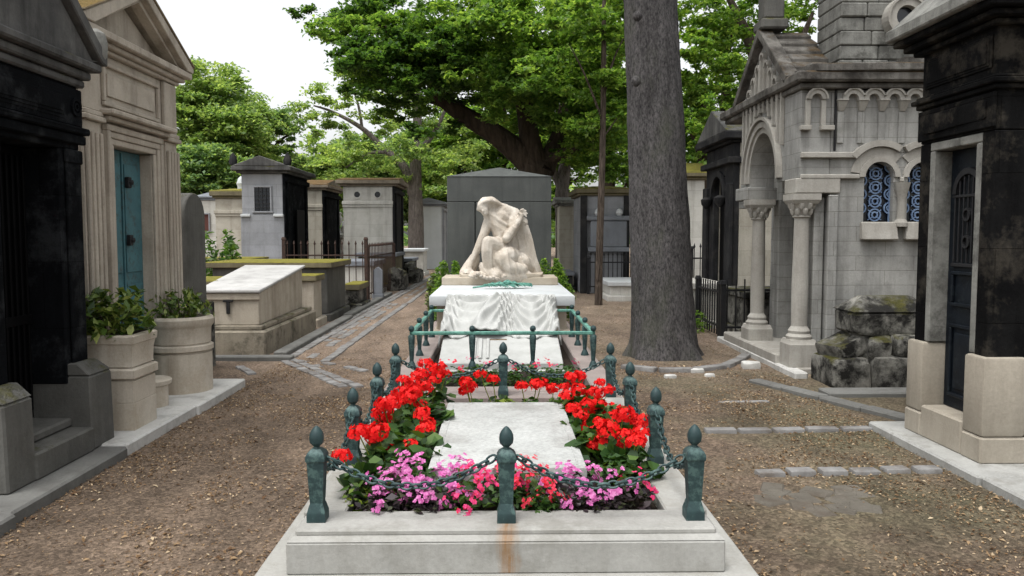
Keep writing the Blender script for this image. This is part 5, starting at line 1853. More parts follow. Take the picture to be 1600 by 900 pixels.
# entrance front facing the path (plane x = 0): gable, arch, columns
gy, ga, gz = 1.17, 0.66, 2.10        # arch centre along y, half width of opening, spring height
AW = 0.48
m = MB()
n = 18
for i in range(n):          # wall over the arch up to the gable
    t0, t1 = math.pi - math.pi * i / n, math.pi - math.pi * (i + 1) / n
    ya, za, yb, zb = gy + AW * math.cos(t0), gz + 0.57 * math.sin(t0), gy + AW * math.cos(t1), gz + 0.57 * math.sin(t1)
    top = lambda yy: 3.78 - abs(yy - gy) / 0.78 * 0.60
    m.hexa([(0, ya, za), (0.3, ya, za), (0.3, yb, zb), (0, yb, zb), (0, ya, top(ya)), (0.3, ya, top(ya)), (0.3, yb, top(yb)), (0, yb, top(yb))], 0)
bmesh.ops.remove_doubles(m.bm, verts=m.bm.verts[:], dist=1e-5)
for s in (-1, 1):
    y0, y1 = sorted((gy + s * AW, gy + s * 0.865))
    ta, tb = 3.78 - abs(y0 - gy) / 0.78 * 0.60, 3.78 - abs(y1 - gy) / 0.78 * 0.60
    if s < 0:
        y0 = 0.303
        ta = 3.78 - abs(y0 - gy) / 0.78 * 0.60
    m.hexa([(0, y0, 2.06), (0.3, y0, 2.06), (0.3, y1, 2.06), (0, y1, 2.06), (0, y0, ta), (0.3, y0, ta), (0.3, y1, tb), (0, y1, tb)], 0)
m.obj('gable_wall', CH, a, 20)
m = MB()
for r0, r1, d in ((0.0, 0.06, 0.02), (0.065, 0.13, 0.045), (0.15, 0.185, 0.07)):
    k_ = 18
    for i in range(k_):
        v = []
        for dd in (-d, -0.002):
            for (rx, th) in ((r0, i), (r1, i), (r1, i + 1), (r0, i + 1)):
                t_ = math.pi * th / k_
                v.append(m.bm.verts.new((dd, gy + (AW + rx) * math.cos(t_), gz + (0.57 + rx) * math.sin(t_))))
        for f in ((0, 1, 2, 3), (7, 6, 5, 4), (1, 5, 6, 2), (0, 3, 7, 4)):
            m.bm.faces.new([v[j] for j in f])
m.obj('arch_moulding', TR, a)
# stepped niches and relief in the gable
m = MB()
for i in range(-4, 5):
    yy = gy + i * 0.155
    zt_ = 3.60 - abs(i) * 0.155 * 0.60 / 0.78 * 1.0
    zb_ = gz + math.sqrt(max(0, (AW + 0.21) ** 2 - (i * 0.155) ** 2)) * (0.57 / AW) * 0.99 if abs(i * 0.155) < AW + 0.2 else gz + 0.15
    if zt_ - zb_ < 0.06:
        continue
    for s in (-1, 1):
        m.box(-0.05, -0.002, yy + s * 0.06 - 0.012, yy + s * 0.06 + 0.012, zb_, zt_ - 0.06, 0.003)
    m.arch(yy, zt_ - 0.06, 0.045, 0.075, -0.055, -0.002, 0, math.pi, 8, 'x')
m.obj('gable_relief', TR, a)
m = MB()
for s in (-1, 1):
    pts = [(gy + s * 0.92, 3.075), (gy, 3.785), (gy, 3.90), (gy + s * 0.97, 3.16)]
    m.prism(pts, -0.10, 0.06, 'x', 0.008)
    for i in range(6):
        f0, f1 = i / 6, (i + 1.12) / 6
        q0 = (gy + s * (0.92 - 0.92 * f0), 3.075 + 0.71 * f0)
        q1 = (gy + s * (0.92 - 0.92 * min(f1, 1)), 3.075 + 0.71 * min(f1, 1))
        m.prism([q0, q1, (q1[0], q1[1] + 0.06), (q0[0] + s * 0.01, q0[1] + 0.105)], 0.063, 0.50 - 0.02 * (i % 2), 'x', 0.012)
m.obj('gable_roof', MAT['chapel_roof'], a, 20)
m = MB()
m.box(-0.10, 0.22, gy - 0.15, gy + 0.17, 3.86, 3.98, 0.02)
m.box(-0.06, 0.18, gy - 0.11, gy + 0.13, 3.983, 4.5, 0.02)
m.box(-0.02, 0.14, gy - 0.07, gy + 0.09, 4.503, 5.1, 0.02)
m.box(-0.02, 0.14, gy - 0.26, gy + 0.28, 4.75, 4.9, 0.02)
m.obj('gable_cross', MAT['grey_plinth'], a)


def column(cx, cy, r=0.083):
    m = MB()
    m.square((cx, cy, 0), [(0.15, 0.06), (0.15, 0.30), (0.14, 0.315), (0.13, 0.35)], 0)
    m.lathe((cx, cy, 0.35), [(0.13, 0), (0.135, 0.03), (0.11, 0.06), (0.115, 0.09), (r + 0.012, 0.12), (r, 0.14)], 22)
    m.obj('column_base', TR, a)
    m = MB()
    m.lathe((cx, cy, 0.49), [(r, 0), (r + 0.003, 0.4), (r - 0.008, 1.15)], 24)
    m.obj('column_shaft', TR, a, 50)
    m = MB()
    m.lathe((cx, cy, 1.64), [(r - 0.004, 0), (r + 0.015, 0.015), (r, 0.03), (r + 0.005, 0.06), (r + 0.05, 0.15)], 22)
    for lv, (zz, rr_) in enumerate(((1.70, r + 0.01), (1.76, r + 0.028))):
        for i in range(8):
            th = i * math.pi / 4 + lv * math.pi / 8
            m.lathe((cx + rr_ * math.cos(th), cy + rr_ * math.sin(th), zz), [(0.012, -0.03), (0.03, 0.0), (0.034, 0.03), (0.018, 0.045)], 7)
    m.square((cx, cy, 0), [(0.125, 1.79), (0.15, 1.83), (0.15, 1.895)], 0)
    m.obj('capital', TR, a)


column(0.07, 0.10)
column(0.07, 1.50)
m = MB()
m.box(-0.06, 0.32, gy + AW - 0.06, gy + 0.90, 1.90, 2.055, 0.008)
m.box(-0.03, 0.28, gy + AW + 0.02, gy + 0.85, 1.8, 1.897, 0.008)
m.box(0.5, 0.62, 0.55, 0.68, 0.06, 2.0, 0.006)
m.box(0.36, 0.54, 0.76, 0.98, 0.06, 1.9, 0.008)
m.box(0.36, 0.54, 1.6, 1.82, 0.06, 1.9, 0.008)
m.obj('porch_pier', CH, a)
m = MB()
m.prism([(0.303, 2.06), (gy + 0.8, 2.06), (gy + 0.8, 2.95), (0.303, 2.95)], 0.52, 0.548, 'x', 0)
m.obj('porch_back', TR, a)
m = MB()
m.box(0.56, 0.60, 0.98, 1.6, 0.2, 1.95, 0.004)
m.obj('door', MAT['black_door'], a)
m = MB()
m.box(-0.12, 0.6, 0.25, 2.3, -0.04, 0.16, 0.015)
m.box(-0.06, 0.2, -0.08, 0.28, -0.04, 0.06, 0.015)
m.obj('step', TR, a)
# eaves, roof, drum with oculus
m = MB()
m.box(-0.04, 3.0, -0.10, 2.7, 2.973, 3.03, 0.01)
m.box(-0.10, 3.05, -0.17, 2.75, 3.033, 3.14, 0.02)
m.rock(0.02, 3.08, -0.19, 0.5, 3.13, 3.22, 0.02, 4, 6)
m.obj('cornice', MAT['chapel_roof'], a)
m = MB()
m.prism([(-0.12, 3.18), (2.75, 3.18), (1.3, 3.42)], 0.25, 3.05, 'x', 0.01)
m.obj('roof', MAT['chapel_roof'], a)
cx, cy = 1.62, 1.25
m = MB()
for i in range(9):
    r0 = 1.12 - 0.085 * i
    z0 = 3.22 + 0.155 * i
    m.lathe((cx, cy, 0), [(r0, z0), (r0 + 0.02, z0 + 0.02), (r0 + 0.015, z0 + 0.13), (r0 - 0.05, z0 + 0.152)], 8, math.pi / 8)
m.obj('stepped_spire', MAT['chapel_roof'], a, 20)
m = MB()
rc = random.Random(3)
for i in range(7):
    z0 = 3.19 + 0.15 * i
    xs = 0.50
    while xs < 1.62:
        w_ = rc.uniform(0.2, 0.42)
        x1 = min(1.66, xs + w_)
        o_ = rc.uniform(-0.012, 0.02)
        m.box(xs, x1 - 0.006, 0.26 - o_, 0.9, z0, z0 + 0.145, 0.012)
        xs = x1
m.obj('dormer', MAT['lichen'], a, 20)
m = MB()
for i in range(12):
    x0 = 0.05 + i * 0.24
    m.rock(x0, x0 + 0.26, -0.12 + 0.02 * (i % 3), 0.3, 3.13, 3.2 + 0.03 * rc.random(), 0.035, 40 + i, 3)
m.obj('roof_edge', MAT['chapel_roof'], a, 40)
m = MB()
m.arch(1.15, 3.76, 0.115, 0.2, 0.12, 0.4, 0, 2 * math.pi, 28)
m.arch(1.15, 3.76, 0.19, 0.215, 0.10, 0.3, 0, 2 * math.pi, 28)
oc = m.obj('oculus', TR, a)
m = MB()
m.arch(1.15, 3.76, 0.002, 0.115, 0.20, 0.21, 0, 2 * math.pi, 24)
m.obj('pane', MAT['glass'], oc)

# broken mossy sarcophagus in front of the chapel
t = thing('broken_tomb', 'crumbling lichen covered tomb of tumbled dark blocks in front of the chapel', 'tomb', (3.6, 7.8, 0))
MO = MAT['mossy']
m = MB()
m.rock(-0.40, -0.02, -0.26, 0.30, -0.05, 0.27, 0.012, 1, 6)
m.rock(-0.015, 0.44, -0.36, 0.24, -0.05, 0.30, 0.012, 9, 6)
m.obj('base_block', MO, t, 30)
m = MB()
m.rock(-0.19, 0.17, -0.2, 0.2, -0.08, 0.09, 0.015, 2, 5, Matrix.Translation((-0.17, 0.05, 0.36)) @ Matrix.Rotation(R(16), 4, 'Z') @ Matrix.Rotation(R(-20), 4, 'Y'))
m.rock(-0.10, 0.10, -0.14, 0.14, -0.1, 0.1, 0.02, 5, 5, Matrix.Translation((0.09, -0.14, 0.38)) @ Matrix.Rotation(R(-22), 4, 'Z') @ Matrix.Rotation(R(12), 4, 'X'))
m.rock(0.2, 0.46, -0.30, 0.2, 0.30, 0.50, 0.012, 7, 5)
m.obj('rubble', MO, t, 30)
m = MB()
m.rock(-0.17, 0.62, -0.16, 0.34, 0.49, 0.72, 0.010, 11, 6)
m.hexa([(-0.18, -0.17, 0.715), (0.63, -0.17, 0.715), (0.63, 0.35, 0.715), (-0.18, 0.35, 0.715), (0.0, 0.06, 0.86), (0.5, 0.06, 0.86), (0.5, 0.16, 0.86), (0.0, 0.16, 0.86)], 0.01)
m.obj('lid', MO, t, 30)
m = MB()
m.rock(-0.12, 0.55, -0.1, 0.3, 0.25, 0.495, 0.012, 13, 5)
m.obj('chest', MO, t, 30)

# ------------------------------------------------------------------ right back row
Yd = 13.0
t = thing('tomb_house', 'black fronted tomb house with arched door and pediment behind the chapel porch', 'mausoleum', (3.80, 13.85, 0), RT)
DS = MAT['dark_tomb']
m = MB()
m.box(-0.85, -0.34, 0, 0.1, 0, 2.95, 0.01)
m.box(0.34, 0.85, 0, 0.1, 0, 2.95, 0.01)
m.box(-0.337, 0.337, 0, 0.1, 2.45, 2.95, 0.01)
m.arch(0, 2.1, 0.36, 0.46, -0.05, -0.003, 0, math.pi, 16)
m.box(-0.88, -0.6, -0.06, -0.003, 0, 2.3, 0.01)
m.box(0.6, 0.88, -0.06, -0.003, 0, 2.3, 0.01)
m.obj('facade', DS, t)
m = MB()
m.box(-0.85, -0.36, 0.103, 2.4, 0, 2.95, 0.01)
m.box(0.36, 0.85, 0.103, 2.4, 0, 2.95, 0.01)
m.box(-0.357, 0.357, 0.303, 2.4, 0, 2.95, 0.01)
m.obj('wall', MAT['beige_wall'], t)
m = MB()
m.box(-0.335, 0.335, 0.12, 0.16, 0.1, 2.45, 0)
m.obj('door', MAT['black_door'], t)
m = MB()
for s in (-1, 1):
    m.lathe((0.44 * s, -0.1, 1.92), [(0.03, 0), (0.09, 0.08), (0.1, 0.16), (0.05, 0.2)], 10)
m.obj('bracket', DS, t)
m = MB()
m.box(-0.92, 0.92, -0.1, 2.45, 2.62, 2.72, 0.012)
m.box(-0.90, 0.90, -0.08, 2.43, 2.953, 3.0, 0.012)
m.box(-1.0, 1.0, -0.18, 2.5, 3.003, 3.12, 0.012)
m.obj('cornice', DS, t)
m = MB()
m.prism([(-1.0, 3.123), (1.0, 3.123), (0, 3.58)], -0.16, 2.5, 'y', 0.012)
m.obj('roof', MAT['black_cap'], t)

house('pale tomb house with a thick yellow moss roof right of the big trunk', 18, 1060, 1101, 281, 249, 1.8, MAT['pale_wall'], MAT['yellow_moss'], 'side', None, 0.16, 0.1)
t, cx, hw, ze = house('grey open fronted tomb house with flat mossy roof behind the slender trunk', 20, 908, 982, 306, 292, 2.0, MAT['grey_wall'], MAT['yellow_moss'], 'hip', None, 0.14, 0.12)
m = MB()
p, q = at(922, 345, 20), at(978, 386, 20)
m.box(p.x - cx, q.x - cx, -0.16, -0.004, q.z, p.z, 0.02)
m.box(p.x - cx - 0.1, q.x - cx + 0.06, -0.2, -0.004, p.z + 0.004, p.z + 0.12, 0.02)
m.box(p.x - cx - 0.06, q.x - cx + 0.06, -0.2, -0.004, q.z - 0.12, q.z - 0.004, 0.02)
m.obj('wall_panel', MAT['slate'], t)
m = MB()
for s in (-0.18, 0.35):
    m.lathe((s, -0.11, p.z + 0.124), [(0.05, 0), (0.09, 0.06), (0.07, 0.14), (0.02, 0.18)], 10)
m.obj('flower_pot', MAT['marble'], t)
m = MB()
m.box(-hw - 0.02, -hw + 0.14, -0.12, -0.004, 0, ze, 0.01)
m.box(hw - 0.12, hw + 0.02, -0.12, -0.004, 0, ze, 0.01)
m.obj('side_pier', MAT['dark_tomb'], t)
house('narrow weathered tomb house with pale sloping cap beside the stele', 23, 874, 905, 322, 306, 1.6, MAT['beige_wall'], MAT['lichen'], 'side', MAT['dark_tomb'], 0.12, 0.1)
low_tomb('pale broken white kerb tomb behind the slender trunk', 2.45, 3.5, 17.6, 19.4, 0.42, MAT['pale_wall'], MAT['marble'], 0.1, 0.05)
low_tomb('stone tomb with mossy slab inside the iron fence by the chapel porch', 3.5, 4.3, 11.2, 12.4, 0.66, MAT['mossy'], MAT['mossy'], 0.1, 0.05)
low_tomb('white box tomb between the big trunk and the fenced tomb', 2.95, 3.55, 12.5, 14.0, 0.7, MAT['pale_wall'], MAT['pale_wall'], 0.1, 0.04)
low_tomb('low rough tomb stone at the foot of the grey open fronted tomb house', 1.15, 1.9, 20.6, 22.0, 0.5, MAT['dark_tomb'], MAT['slate'], 0.1, 0.05)
fence('iron_fence', 'black iron fence with knobbed bars around the mossy slab by the chapel porch', (3.1, 11.0), (4.3, 11.0), 0.85, MAT['iron'], 0.13, 0.8, False)
fence('iron_fence', 'black iron fence side running back beside the white box tomb', (3.1, 11.1), (3.1, 12.4), 0.8, MAT['iron'], 0.14, 0.8, False)
fence('iron_fence', 'spiked black iron fence in front of the grey open fronted tomb house', (2.2, 19.7), (3.3, 19.7), 0.95, MAT['iron'], 0.12, 0.9)
fence('iron_fence', 'spiked black iron fence beside the yellow moss roofed tomb house', (3.9, 16.2), (4.9, 16.2), 1.2, MAT['iron'], 0.13, 1.2)
shrub('small_weed', 'small green weed clump at the foot of the white box tomb', (2.95, 12.0, 0.0), 0.24, 0.3, 200, 0.08, MAT['leaf_mid'])
shrub('small_weed', 'small yellow green weed by the yellow moss roofed tomb house', (4.0, 15.9, 0.0), 0.2, 0.5, 160, 0.08, MAT['leaf_bright'])

# loose stones by the trunk
for i, (u, v, s_, lab) in enumerate(((1090, 581, 0.07, 'white loose stone in the litter nearest the kerb arc'), (1110, 588, 0.05, 'small white loose stone right of the kerb arc stones'),
                                     (1047, 590, 0.06, 'pale flat stone in the leaf litter below the trunk'), (1052, 562, 0.06, 'pale pebble lying against the foot of the big trunk'),
                                     (1172, 574, 0.10, 'rough pale stone lump beside the chapel kerb'))):
    d = ray(u, v)
    q = d * (-CAM_H / d.z)
    m = MB()
    m.rock(-s_, s_, -s_ * 0.7, s_ * 0.7, -0.02, s_ * 0.6, s_ * 0.35, i, 3)
    o = m.obj('stone', MAT['pave'], None, 40)
    o.location = (q.x, q.y, 0)
    tag(o, lab, 'stone', 'loose stones near the big trunk')

# ------------------------------------------------------------------ trees
def limb(m, pts, rad, n=10, wob=0.0):
    """A tapering limb through pts with smoothed in-between points."""
    P = [Vector(p) for p in pts]
    out, rr_ = [], []
    N = 6
    for i in range(len(P) - 1):
        p0, p1, p2, p3 = P[max(i - 1, 0)], P[i], P[i + 1], P[min(i + 2, len(P) - 1)]
        for k_ in range(N):
            f = k_ / N
            q = 0.5 * ((2 * p1) + (p2 - p0) * f + (2 * p0 - 5 * p1 + 4 * p2 - p3) * f * f + (3 * p1 - p0 - 3 * p2 + p3) * f ** 3)
            if wob:
                q = q + mnoise.noise_vector(q * 1.1) * wob
            out.append(q)
            rr_.append(rad[i] * (1 - f) + rad[i + 1] * f)
    out.append(P[-1])
    rr_.append(rad[-1])
    m.tube(out, rr_, n)
    return m


def clumps_mesh(clumps, per, L, W=0.6, flat=0.5, droop=0.3, seed=1, sub=7):
    """Leaves in many small sprays inside each clump (centre, radius, squash)."""
    P = []
    for (c, r_, sq) in clumps:
        n = max(30, int(per * r_ * r_))
        ns = max(4, int(sub * r_ * r_) + 3)
        v = unit(rng.normal(size=(ns, 3))) * (rng.uniform(0.25, 1.0, (ns, 1)) ** 0.5)
        ctr_ = np.array(c) + v * np.array([r_, r_, r_ * sq])
        which = rng.integers(0, ns, n)
        sr = r_ * rng.uniform(0.16, 0.36, ns)[which][:, None]
        d = rng.normal(size=(n, 3)) * np.array([1, 1, 0.38])
        P.append(ctr_[which] + d * sr * 0.75)
    P = np.concatenate(P)
    V = leaf_quads(P, L, W, flat, droop, 0.22)
    return quads_mesh('crown', V, len(V) // 4)


def tree(name, label, loc, trunk, clumps, mat, bark_, per=900, L=0.12, group=None, flat=0.5, sub=7):
    """trunk: list of (points, radii) in world space; clumps in world space."""
    t = thing(name, label, 'tree', loc, 0, group)
    o_ = Vector(loc)
    m = MB()
    for pts, rad in trunk:
        limb(m, [Vector(p) - o_ for p in pts], rad)
    m.obj('trunk', bark_, t, 60)
    if clumps:
        me = clumps_mesh([(tuple(Vector(c) - o_), r_, sq) for c, r_, sq in clumps], per, L, flat=flat, sub=sub)
        link('crown', me, mat, t, 0)
    return t


# the big trunk in front
t = thing('big_tree', 'massive dark furrowed tree trunk rising between path and chapel', 'tree', (2.0, 9.6, 0))
bm = bmesh.new()
n, rows = 72, []
for j in range(90):
    z_ = -0.05 + j * 0.09
    base = 0.352 + 0.03 * math.exp(-z_ / 0.7) + 0.03 * math.exp(-max(z_, 0) / 0.12) - 0.012 * min(z_, 4.0)
    cx_, cy_ = -0.05 * z_ - 0.0 * z_ * z_, 0.01 * z_
    row = []
    for i in range(n):
        th = 2 * math.pi * i / n
        q = Vector((math.cos(th) * 1.0, math.sin(th) * 1.0, z_ * 0.22))
        rr_ = base * (1 + 0.05 * mnoise.noise(q * 1.4 + Vector((0, 0, 4))) + 0.10 * math.exp(-max(z_, 0) / 0.25) * mnoise.noise(q * 2.2))
        f_ = mnoise.noise(Vector((math.cos(th) * 7, math.sin(th) * 7, z_ * 1.1)))
        g_ = mnoise.noise(Vector((math.cos(th) * 16, math.sin(th) * 16, z_ * 2.6)))
        rr_ += 0.020 * (1 - abs(f_) * 2.2) + 0.010 * g_ + 0.10 * math.exp(-max(z_, 0) / 0.10) * max(0, math.sin(th * 5 + 1.2 * math.sin(th * 2)))
        row.append(bm.verts.new((cx_ + rr_ * math.cos(th), cy_ + rr_ * math.sin(th), z_)))
    rows.append(row)
for ra, rb in zip(rows, rows[1:]):
    for i in range(n):
        bm.faces.new([ra[i], ra[(i + 1) % n], rb[(i + 1) % n], rb[i]])
bm.faces.new(rows[-1])
me = bpy.data.meshes.new('trunk')
bm.to_mesh(me)
bm.free()
link('trunk', me, MAT['bark'], t, 80)
m = MB()
tipz = 7.9
lim = [((-0.4, 0, 7.6), (-1.2, -0.5, 8.8), (-2.6, -0.6, 9.6)), ((-0.4, 0.1, 7.7), (0.5, 0.8, 9.0), (1.6, 1.8, 10.2)), ((-0.4, 0, 7.6), (-0.5, -0.9, 9.2), (-0.2, -1.9, 10.4)), ((-0.4, 0.0, 7.7), (-0.9, 1.0, 9.3), (-1.6, 2.0, 10.2))]
for q in lim:
    limb(m, q, (0.24, 0.15, 0.06))
m.obj('limb', MAT['bark'], t, 60)
m = MB()
m.lathe((-0.42, -0.30, 3.95), [(0.02, -0.05), (0.05, -0.02), (0.055, 0.02), (0.02, 0.06)], 10)
m.lathe((-0.43, -0.32, 3.22), [(0.02, -0.06), (0.06, -0.02), (0.05, 0.03), (0.02, 0.06)], 10)
m.obj('knot', MAT['bark'], t, 60)
cl = [((q[2][0] + random.uniform(-0.8, 0.8), q[2][1] + random.uniform(-0.8, 0.8), q[2][2] + random.uniform(-0.2, 1.2)), random.uniform(0.7, 1.2), 0.6) for q in lim for _ in range(2)]
link('crown', clumps_mesh(cl, 260, 0.16), MAT['leaf_mid'], t, 0)

# the great spreading tree behind the headstone
YT = 21.0
A_ = lambda u, v, dy=0: at(u, v, YT + dy)
trunk = [
    ([(A_(828, 300).x, YT, -0.1), (A_(828, 300).x, YT, 1.2), A_(830, 300), A_(838, 262)], (0.55, 0.46, 0.42, 0.44)),
    ([A_(842, 268), A_(812, 240), A_(770, 207), A_(722, 178), A_(690, 152), A_(668, 118, -0.5), A_(630, 70, -0.8), A_(585, 30, -1.0)], (0.40, 0.33, 0.27, 0.23, 0.20, 0.15, 0.10, 0.05)),
    ([A_(838, 265), A_(828, 220), A_(818, 160, 0.4), A_(800, 90, 0.8), A_(770, 10, 1.0)], (0.36, 0.28, 0.22, 0.15, 0.07)),
    ([A_(850, 265), A_(872, 215, 0.3), A_(888, 150, 0.6), A_(905, 80, 1.0), A_(930, 10, 1.2)], (0.30, 0.22, 0.16, 0.11, 0.05)),
    ([A_(700, 165), A_(650, 150, 1.0), A_(600, 130, 1.8)], (0.10, 0.06, 0.03)),
    ([A_(858, 250), A_(910, 225, -0.8), A_(955, 190, -1.4)], (0.16, 0.10, 0.04)),
]
spec = [(480, 25, .55), (520, 45, .7), (565, 25, .8), (535, 95, .65), (585, 85, .8), (620, 40, .9), (555, 140, .5), (600, 130, .7), (640, 105, .8), (665, 160, .7), (625, 175, .5), (680, 60, .9),
        (700, 110, .9), (725, 30, 1.0), (745, 90, .9), (720, 150, .55), (760, 140, .8), (790, 50, 1.0), (800, 110, .9), (780, 170, .6), (830, 80, 1.0), (840, 150, .9), (860, 30, 1.0), (880, 110, .9),
        (820, 190, .6), (870, 180, .8), (915, 60, 1.0), (935, 130, .9), (905, 200, .7), (950, 200, .8), (965, 60, .9), (970, 140, .8), (930, 240, .6), (970, 255, .6), (895, 245, .5), (655, 205, .4), (700, 200, .35), (590, 175, .4)]
cl = []
for (u, v, r_) in spec:
    cl.append((A_(u, v, random.uniform(-2.6, 2.2)), r_ * random.uniform(0.85, 1.1), 0.55))
for q in range(16):
    cl.append(((random.uniform(-5.0, 4.5), YT + random.uniform(-2, 4), random.uniform(8.2, 11.0)), random.uniform(0.8, 1.4), 0.6))
for u, v in ((690, 25), (715, 75), (770, 60), (755, 15), (800, 20), (815, 55), (850, 70), (870, 60), (900, 25), (935, 30), (945, 95), (910, 150), (880, 145), (850, 110), (820, 130), (780, 120), (775, 90), (735, 125), (670, 85), (650, 60), (610, 65), (640, 140), (690, 130), (925, 175), (945, 170), (860, 215), (905, 225), (940, 215), (960, 215), (830, 165), (800, 150), (590, 110), (560, 60), (545, 20), (610, 10)):
    cl.append((A_(u, v, random.uniform(-0.5, 3.5)), random.uniform(0.6, 0.95), 0.6))
cl_x = cl[len(spec):len(spec) + 16]
cl = cl[:len(spec)] + cl[len(spec) + 16:]
for u, v in ((585, 40), (610, 60), (635, 85), (655, 110), (640, 60), (670, 130), (600, 95), (575, 75), (660, 85), (690, 120), (560, 110), (620, 125), (645, 30), (650, 140), (605, 150)):
    cl.append((A_(u, v, random.uniform(-2.2, -1.2)), random.uniform(0.4, 0.6), 0.55))
for q in range(46):
    u = random.uniform(700, 985)
    cl.append((A_(u, random.uniform(0, 235) if u > 850 else random.uniform(0, 130), random.uniform(-3.2, -0.8)), random.uniform(0.35, 0.65), 0.5))
xc = A_(730, 100).x
cl_d = [c for i, c in enumerate(cl) if c[0][0] < xc and i % 4 != 1]
cl_m = [c for i, c in enumerate(cl) if not (c[0][0] < xc and i % 4 != 1)]
t = tree('spreading_tree', 'great spreading tree with a dark arching limb behind the granite headstone', (A_(828, 300).x, YT, 0), trunk, cl_d, MAT['leaf_dark'], MAT['bark_far'], 1900, 0.13, sub=12)
o_ = Vector(t.location)
link('crown', clumps_mesh([(tuple(Vector(c) - o_), r_, sq) for c, r_, sq in cl_m], 1900, 0.13, sub=12), MAT['leaf_mid'], t, 0)
link('crown', clumps_mesh([(tuple(Vector(c) - o_), r_, sq) for c, r_, sq in cl_x], 350, 0.2), MAT['leaf_dark'], t, 0)

# slender trunk on the right of the path
p0 = at(935, 474, 16.6)
trunk = [([(p0.x, 16.6, -0.05), at(937, 380, 16.6), at(941, 250, 16.6), at(943, 120, 16.6), at(944, -40, 16.6), at(946, -160, 16.6)], (0.085, 0.075, 0.066, 0.056, 0.04, 0.02)),
         ([at(943, 150, 16.6), at(960, 90, 16.9), at(985, 40, 17.2)], (0.03, 0.02, 0.01)), ([at(942, 190, 16.6), at(915, 120, 16.4), at(890, 70, 16.2)], (0.03, 0.02, 0.01)), ([at(942, 215, 16.6), at(975, 170, 16.7)], (0.022, 0.008))]
cl = [(at(u, v, 16.6 + random.uniform(-0.8, 0.8)), r_, 0.5) for u, v, r_ in ((870, 90, .5), (900, 50, .6), (925, 110, .5), (960, 60, .55), (975, 120, .5), (985, 30, .5), (915, 10, .7), (950, -20, .7), (900, 150, .4), (965, 180, .4), (870, 30, .5), (850, 130, .35), (810, 100, .4), (930, 190, .35))]
tree('slender_tree', 'slender brown young tree trunk standing right of the white tomb', (p0.x, 16.6, 0), trunk, cl, MAT['leaf_bright'], MAT['bark_brown'], 1500, 0.12)

# weathered grey trunk beside the headstone
p0 = at(880, 438, 24.0)
trunk = [([(p0.x, 24, -0.1), at(880, 360, 24), at(878, 300, 24), at(885, 230, 24.3), at(880, 150, 24.6)], (0.27, 0.23, 0.21, 0.16, 0.08)), ([at(879, 300, 24), at(866, 270, 24), at(850, 230, 23.6)], (0.15, 0.10, 0.05))]
cl = [(at(u, v, 24 + random.uniform(-0.6, 1)), r_, 0.6) for u, v, r_ in ((905, 262, .6), (870, 250, .5), (930, 275, .5), (890, 215, .8), (920, 180, .8))]
tree('grey_tree', 'knotty grey trunk standing just right of the granite headstone', (p0.x, 24, 0), trunk, cl, MAT['leaf_mid'], MAT['bark_grey'], 600, 0.14)

# pale tree with forked trunk, centre left
YP = 33.0
B_ = lambda u, v, dy=0: at(u, v, YP + dy)
p0 = B_(650, 400)
trunk = [([(p0.x, YP, -0.1), B_(650, 340), B_(649, 280), B_(651, 210), B_(655, 120), B_(650, 60)], (0.36, 0.32, 0.26, 0.2, 0.14, 0.05)),
         ([B_(646, 305), B_(632, 262), B_(600, 232), B_(565, 200), B_(520, 175), B_(490, 165)], (0.24, 0.18, 0.13, 0.10, 0.06, 0.03)),
         ([B_(606, 238), B_(575, 240), B_(540, 262)], (0.09, 0.06, 0.03)), ([B_(566, 202), B_(560, 165), B_(548, 130)], (0.07, 0.05, 0.02)), ([B_(652, 240), B_(680, 205), B_(700, 160)], (0.14, 0.1, 0.04))]
spec = [(475, 175, .7), (500, 150, .8), (520, 185, .8), (545, 160, .8), (575, 135, .8), (490, 205, .5), (560, 215, .8), (600, 190, .9), (535, 245, .9), (590, 255, .9), (505, 265, .7), (560, 280, .8), (625, 235, .9), (665, 250, .9), (690, 200, 1.0), (640, 165, 1.0), (615, 280, .8), (700, 260, .9), (540, 110, .6), (600, 90, .9), (660, 90, 1.0), (680, 285, .8), (735, 240, 1.0)]
cl = [(B_(u, v, random.uniform(-2, 2)), r_ * 1.0, 0.6) for u, v, r_ in spec]
tree('pale_tree', 'light green tree with a forked grey trunk left of the granite headstone', (p0.x, YP, 0), trunk, cl, MAT['leaf_pale'], MAT['bark_grey'], 900, 0.17, sub=9)


def bulk_tree(name, label, u, v0, v1, ru, Y, mat, per, L, seed, group=None, n=16, base_u=None):
    """A whole crown between photo heights v0 (top) and v1 (bottom), half width ru pixels."""
    r_ = random.Random(seed)
    c, top, bot, edge = at(u, (v0 + v1) / 2, Y), at(u, v0, Y), at(u, v1, Y), at(u + ru, (v0 + v1) / 2, Y)
    hw_, hh = abs(edge.x - c.x), (top.z - bot.z) / 2
    cl = []
    for i in range(n):
        while True:
            q = Vector((r_.uniform(-1, 1), r_.uniform(-1, 1), r_.uniform(-1, 1)))
            if 0.35 < q.length < 1:
                break
        s_ = r_.uniform(0.34, 0.55) * min(hw_, hh * 1.3)
        cl.append(((c.x + q.x * hw_ * 0.85, Y + q.y * hw_ * 0.7, c.z + q.z * hh * 0.88), s_, 0.72))
    tr = [([(c.x, Y, -0.1), (c.x + 0.1, Y, bot.z * 0.6), (c.x - 0.1, Y, c.z), (c.x, Y, top.z - hh * 0.4)], (0.34, 0.28, 0.2, 0.06))]
    for i in range(6):
        q = cl[i][0]
        tr.append(([(c.x, Y, c.z - hh * (0.9 - 0.15 * i)), ((c.x + q[0]) / 2, (Y + q[1]) / 2, q[2] - hh * 0.2), q], (0.14, 0.09, 0.03)))
    return tree(name, label, (c.x, Y, 0), tr, cl, mat, MAT['bark_far'], per, L, group, sub=5)


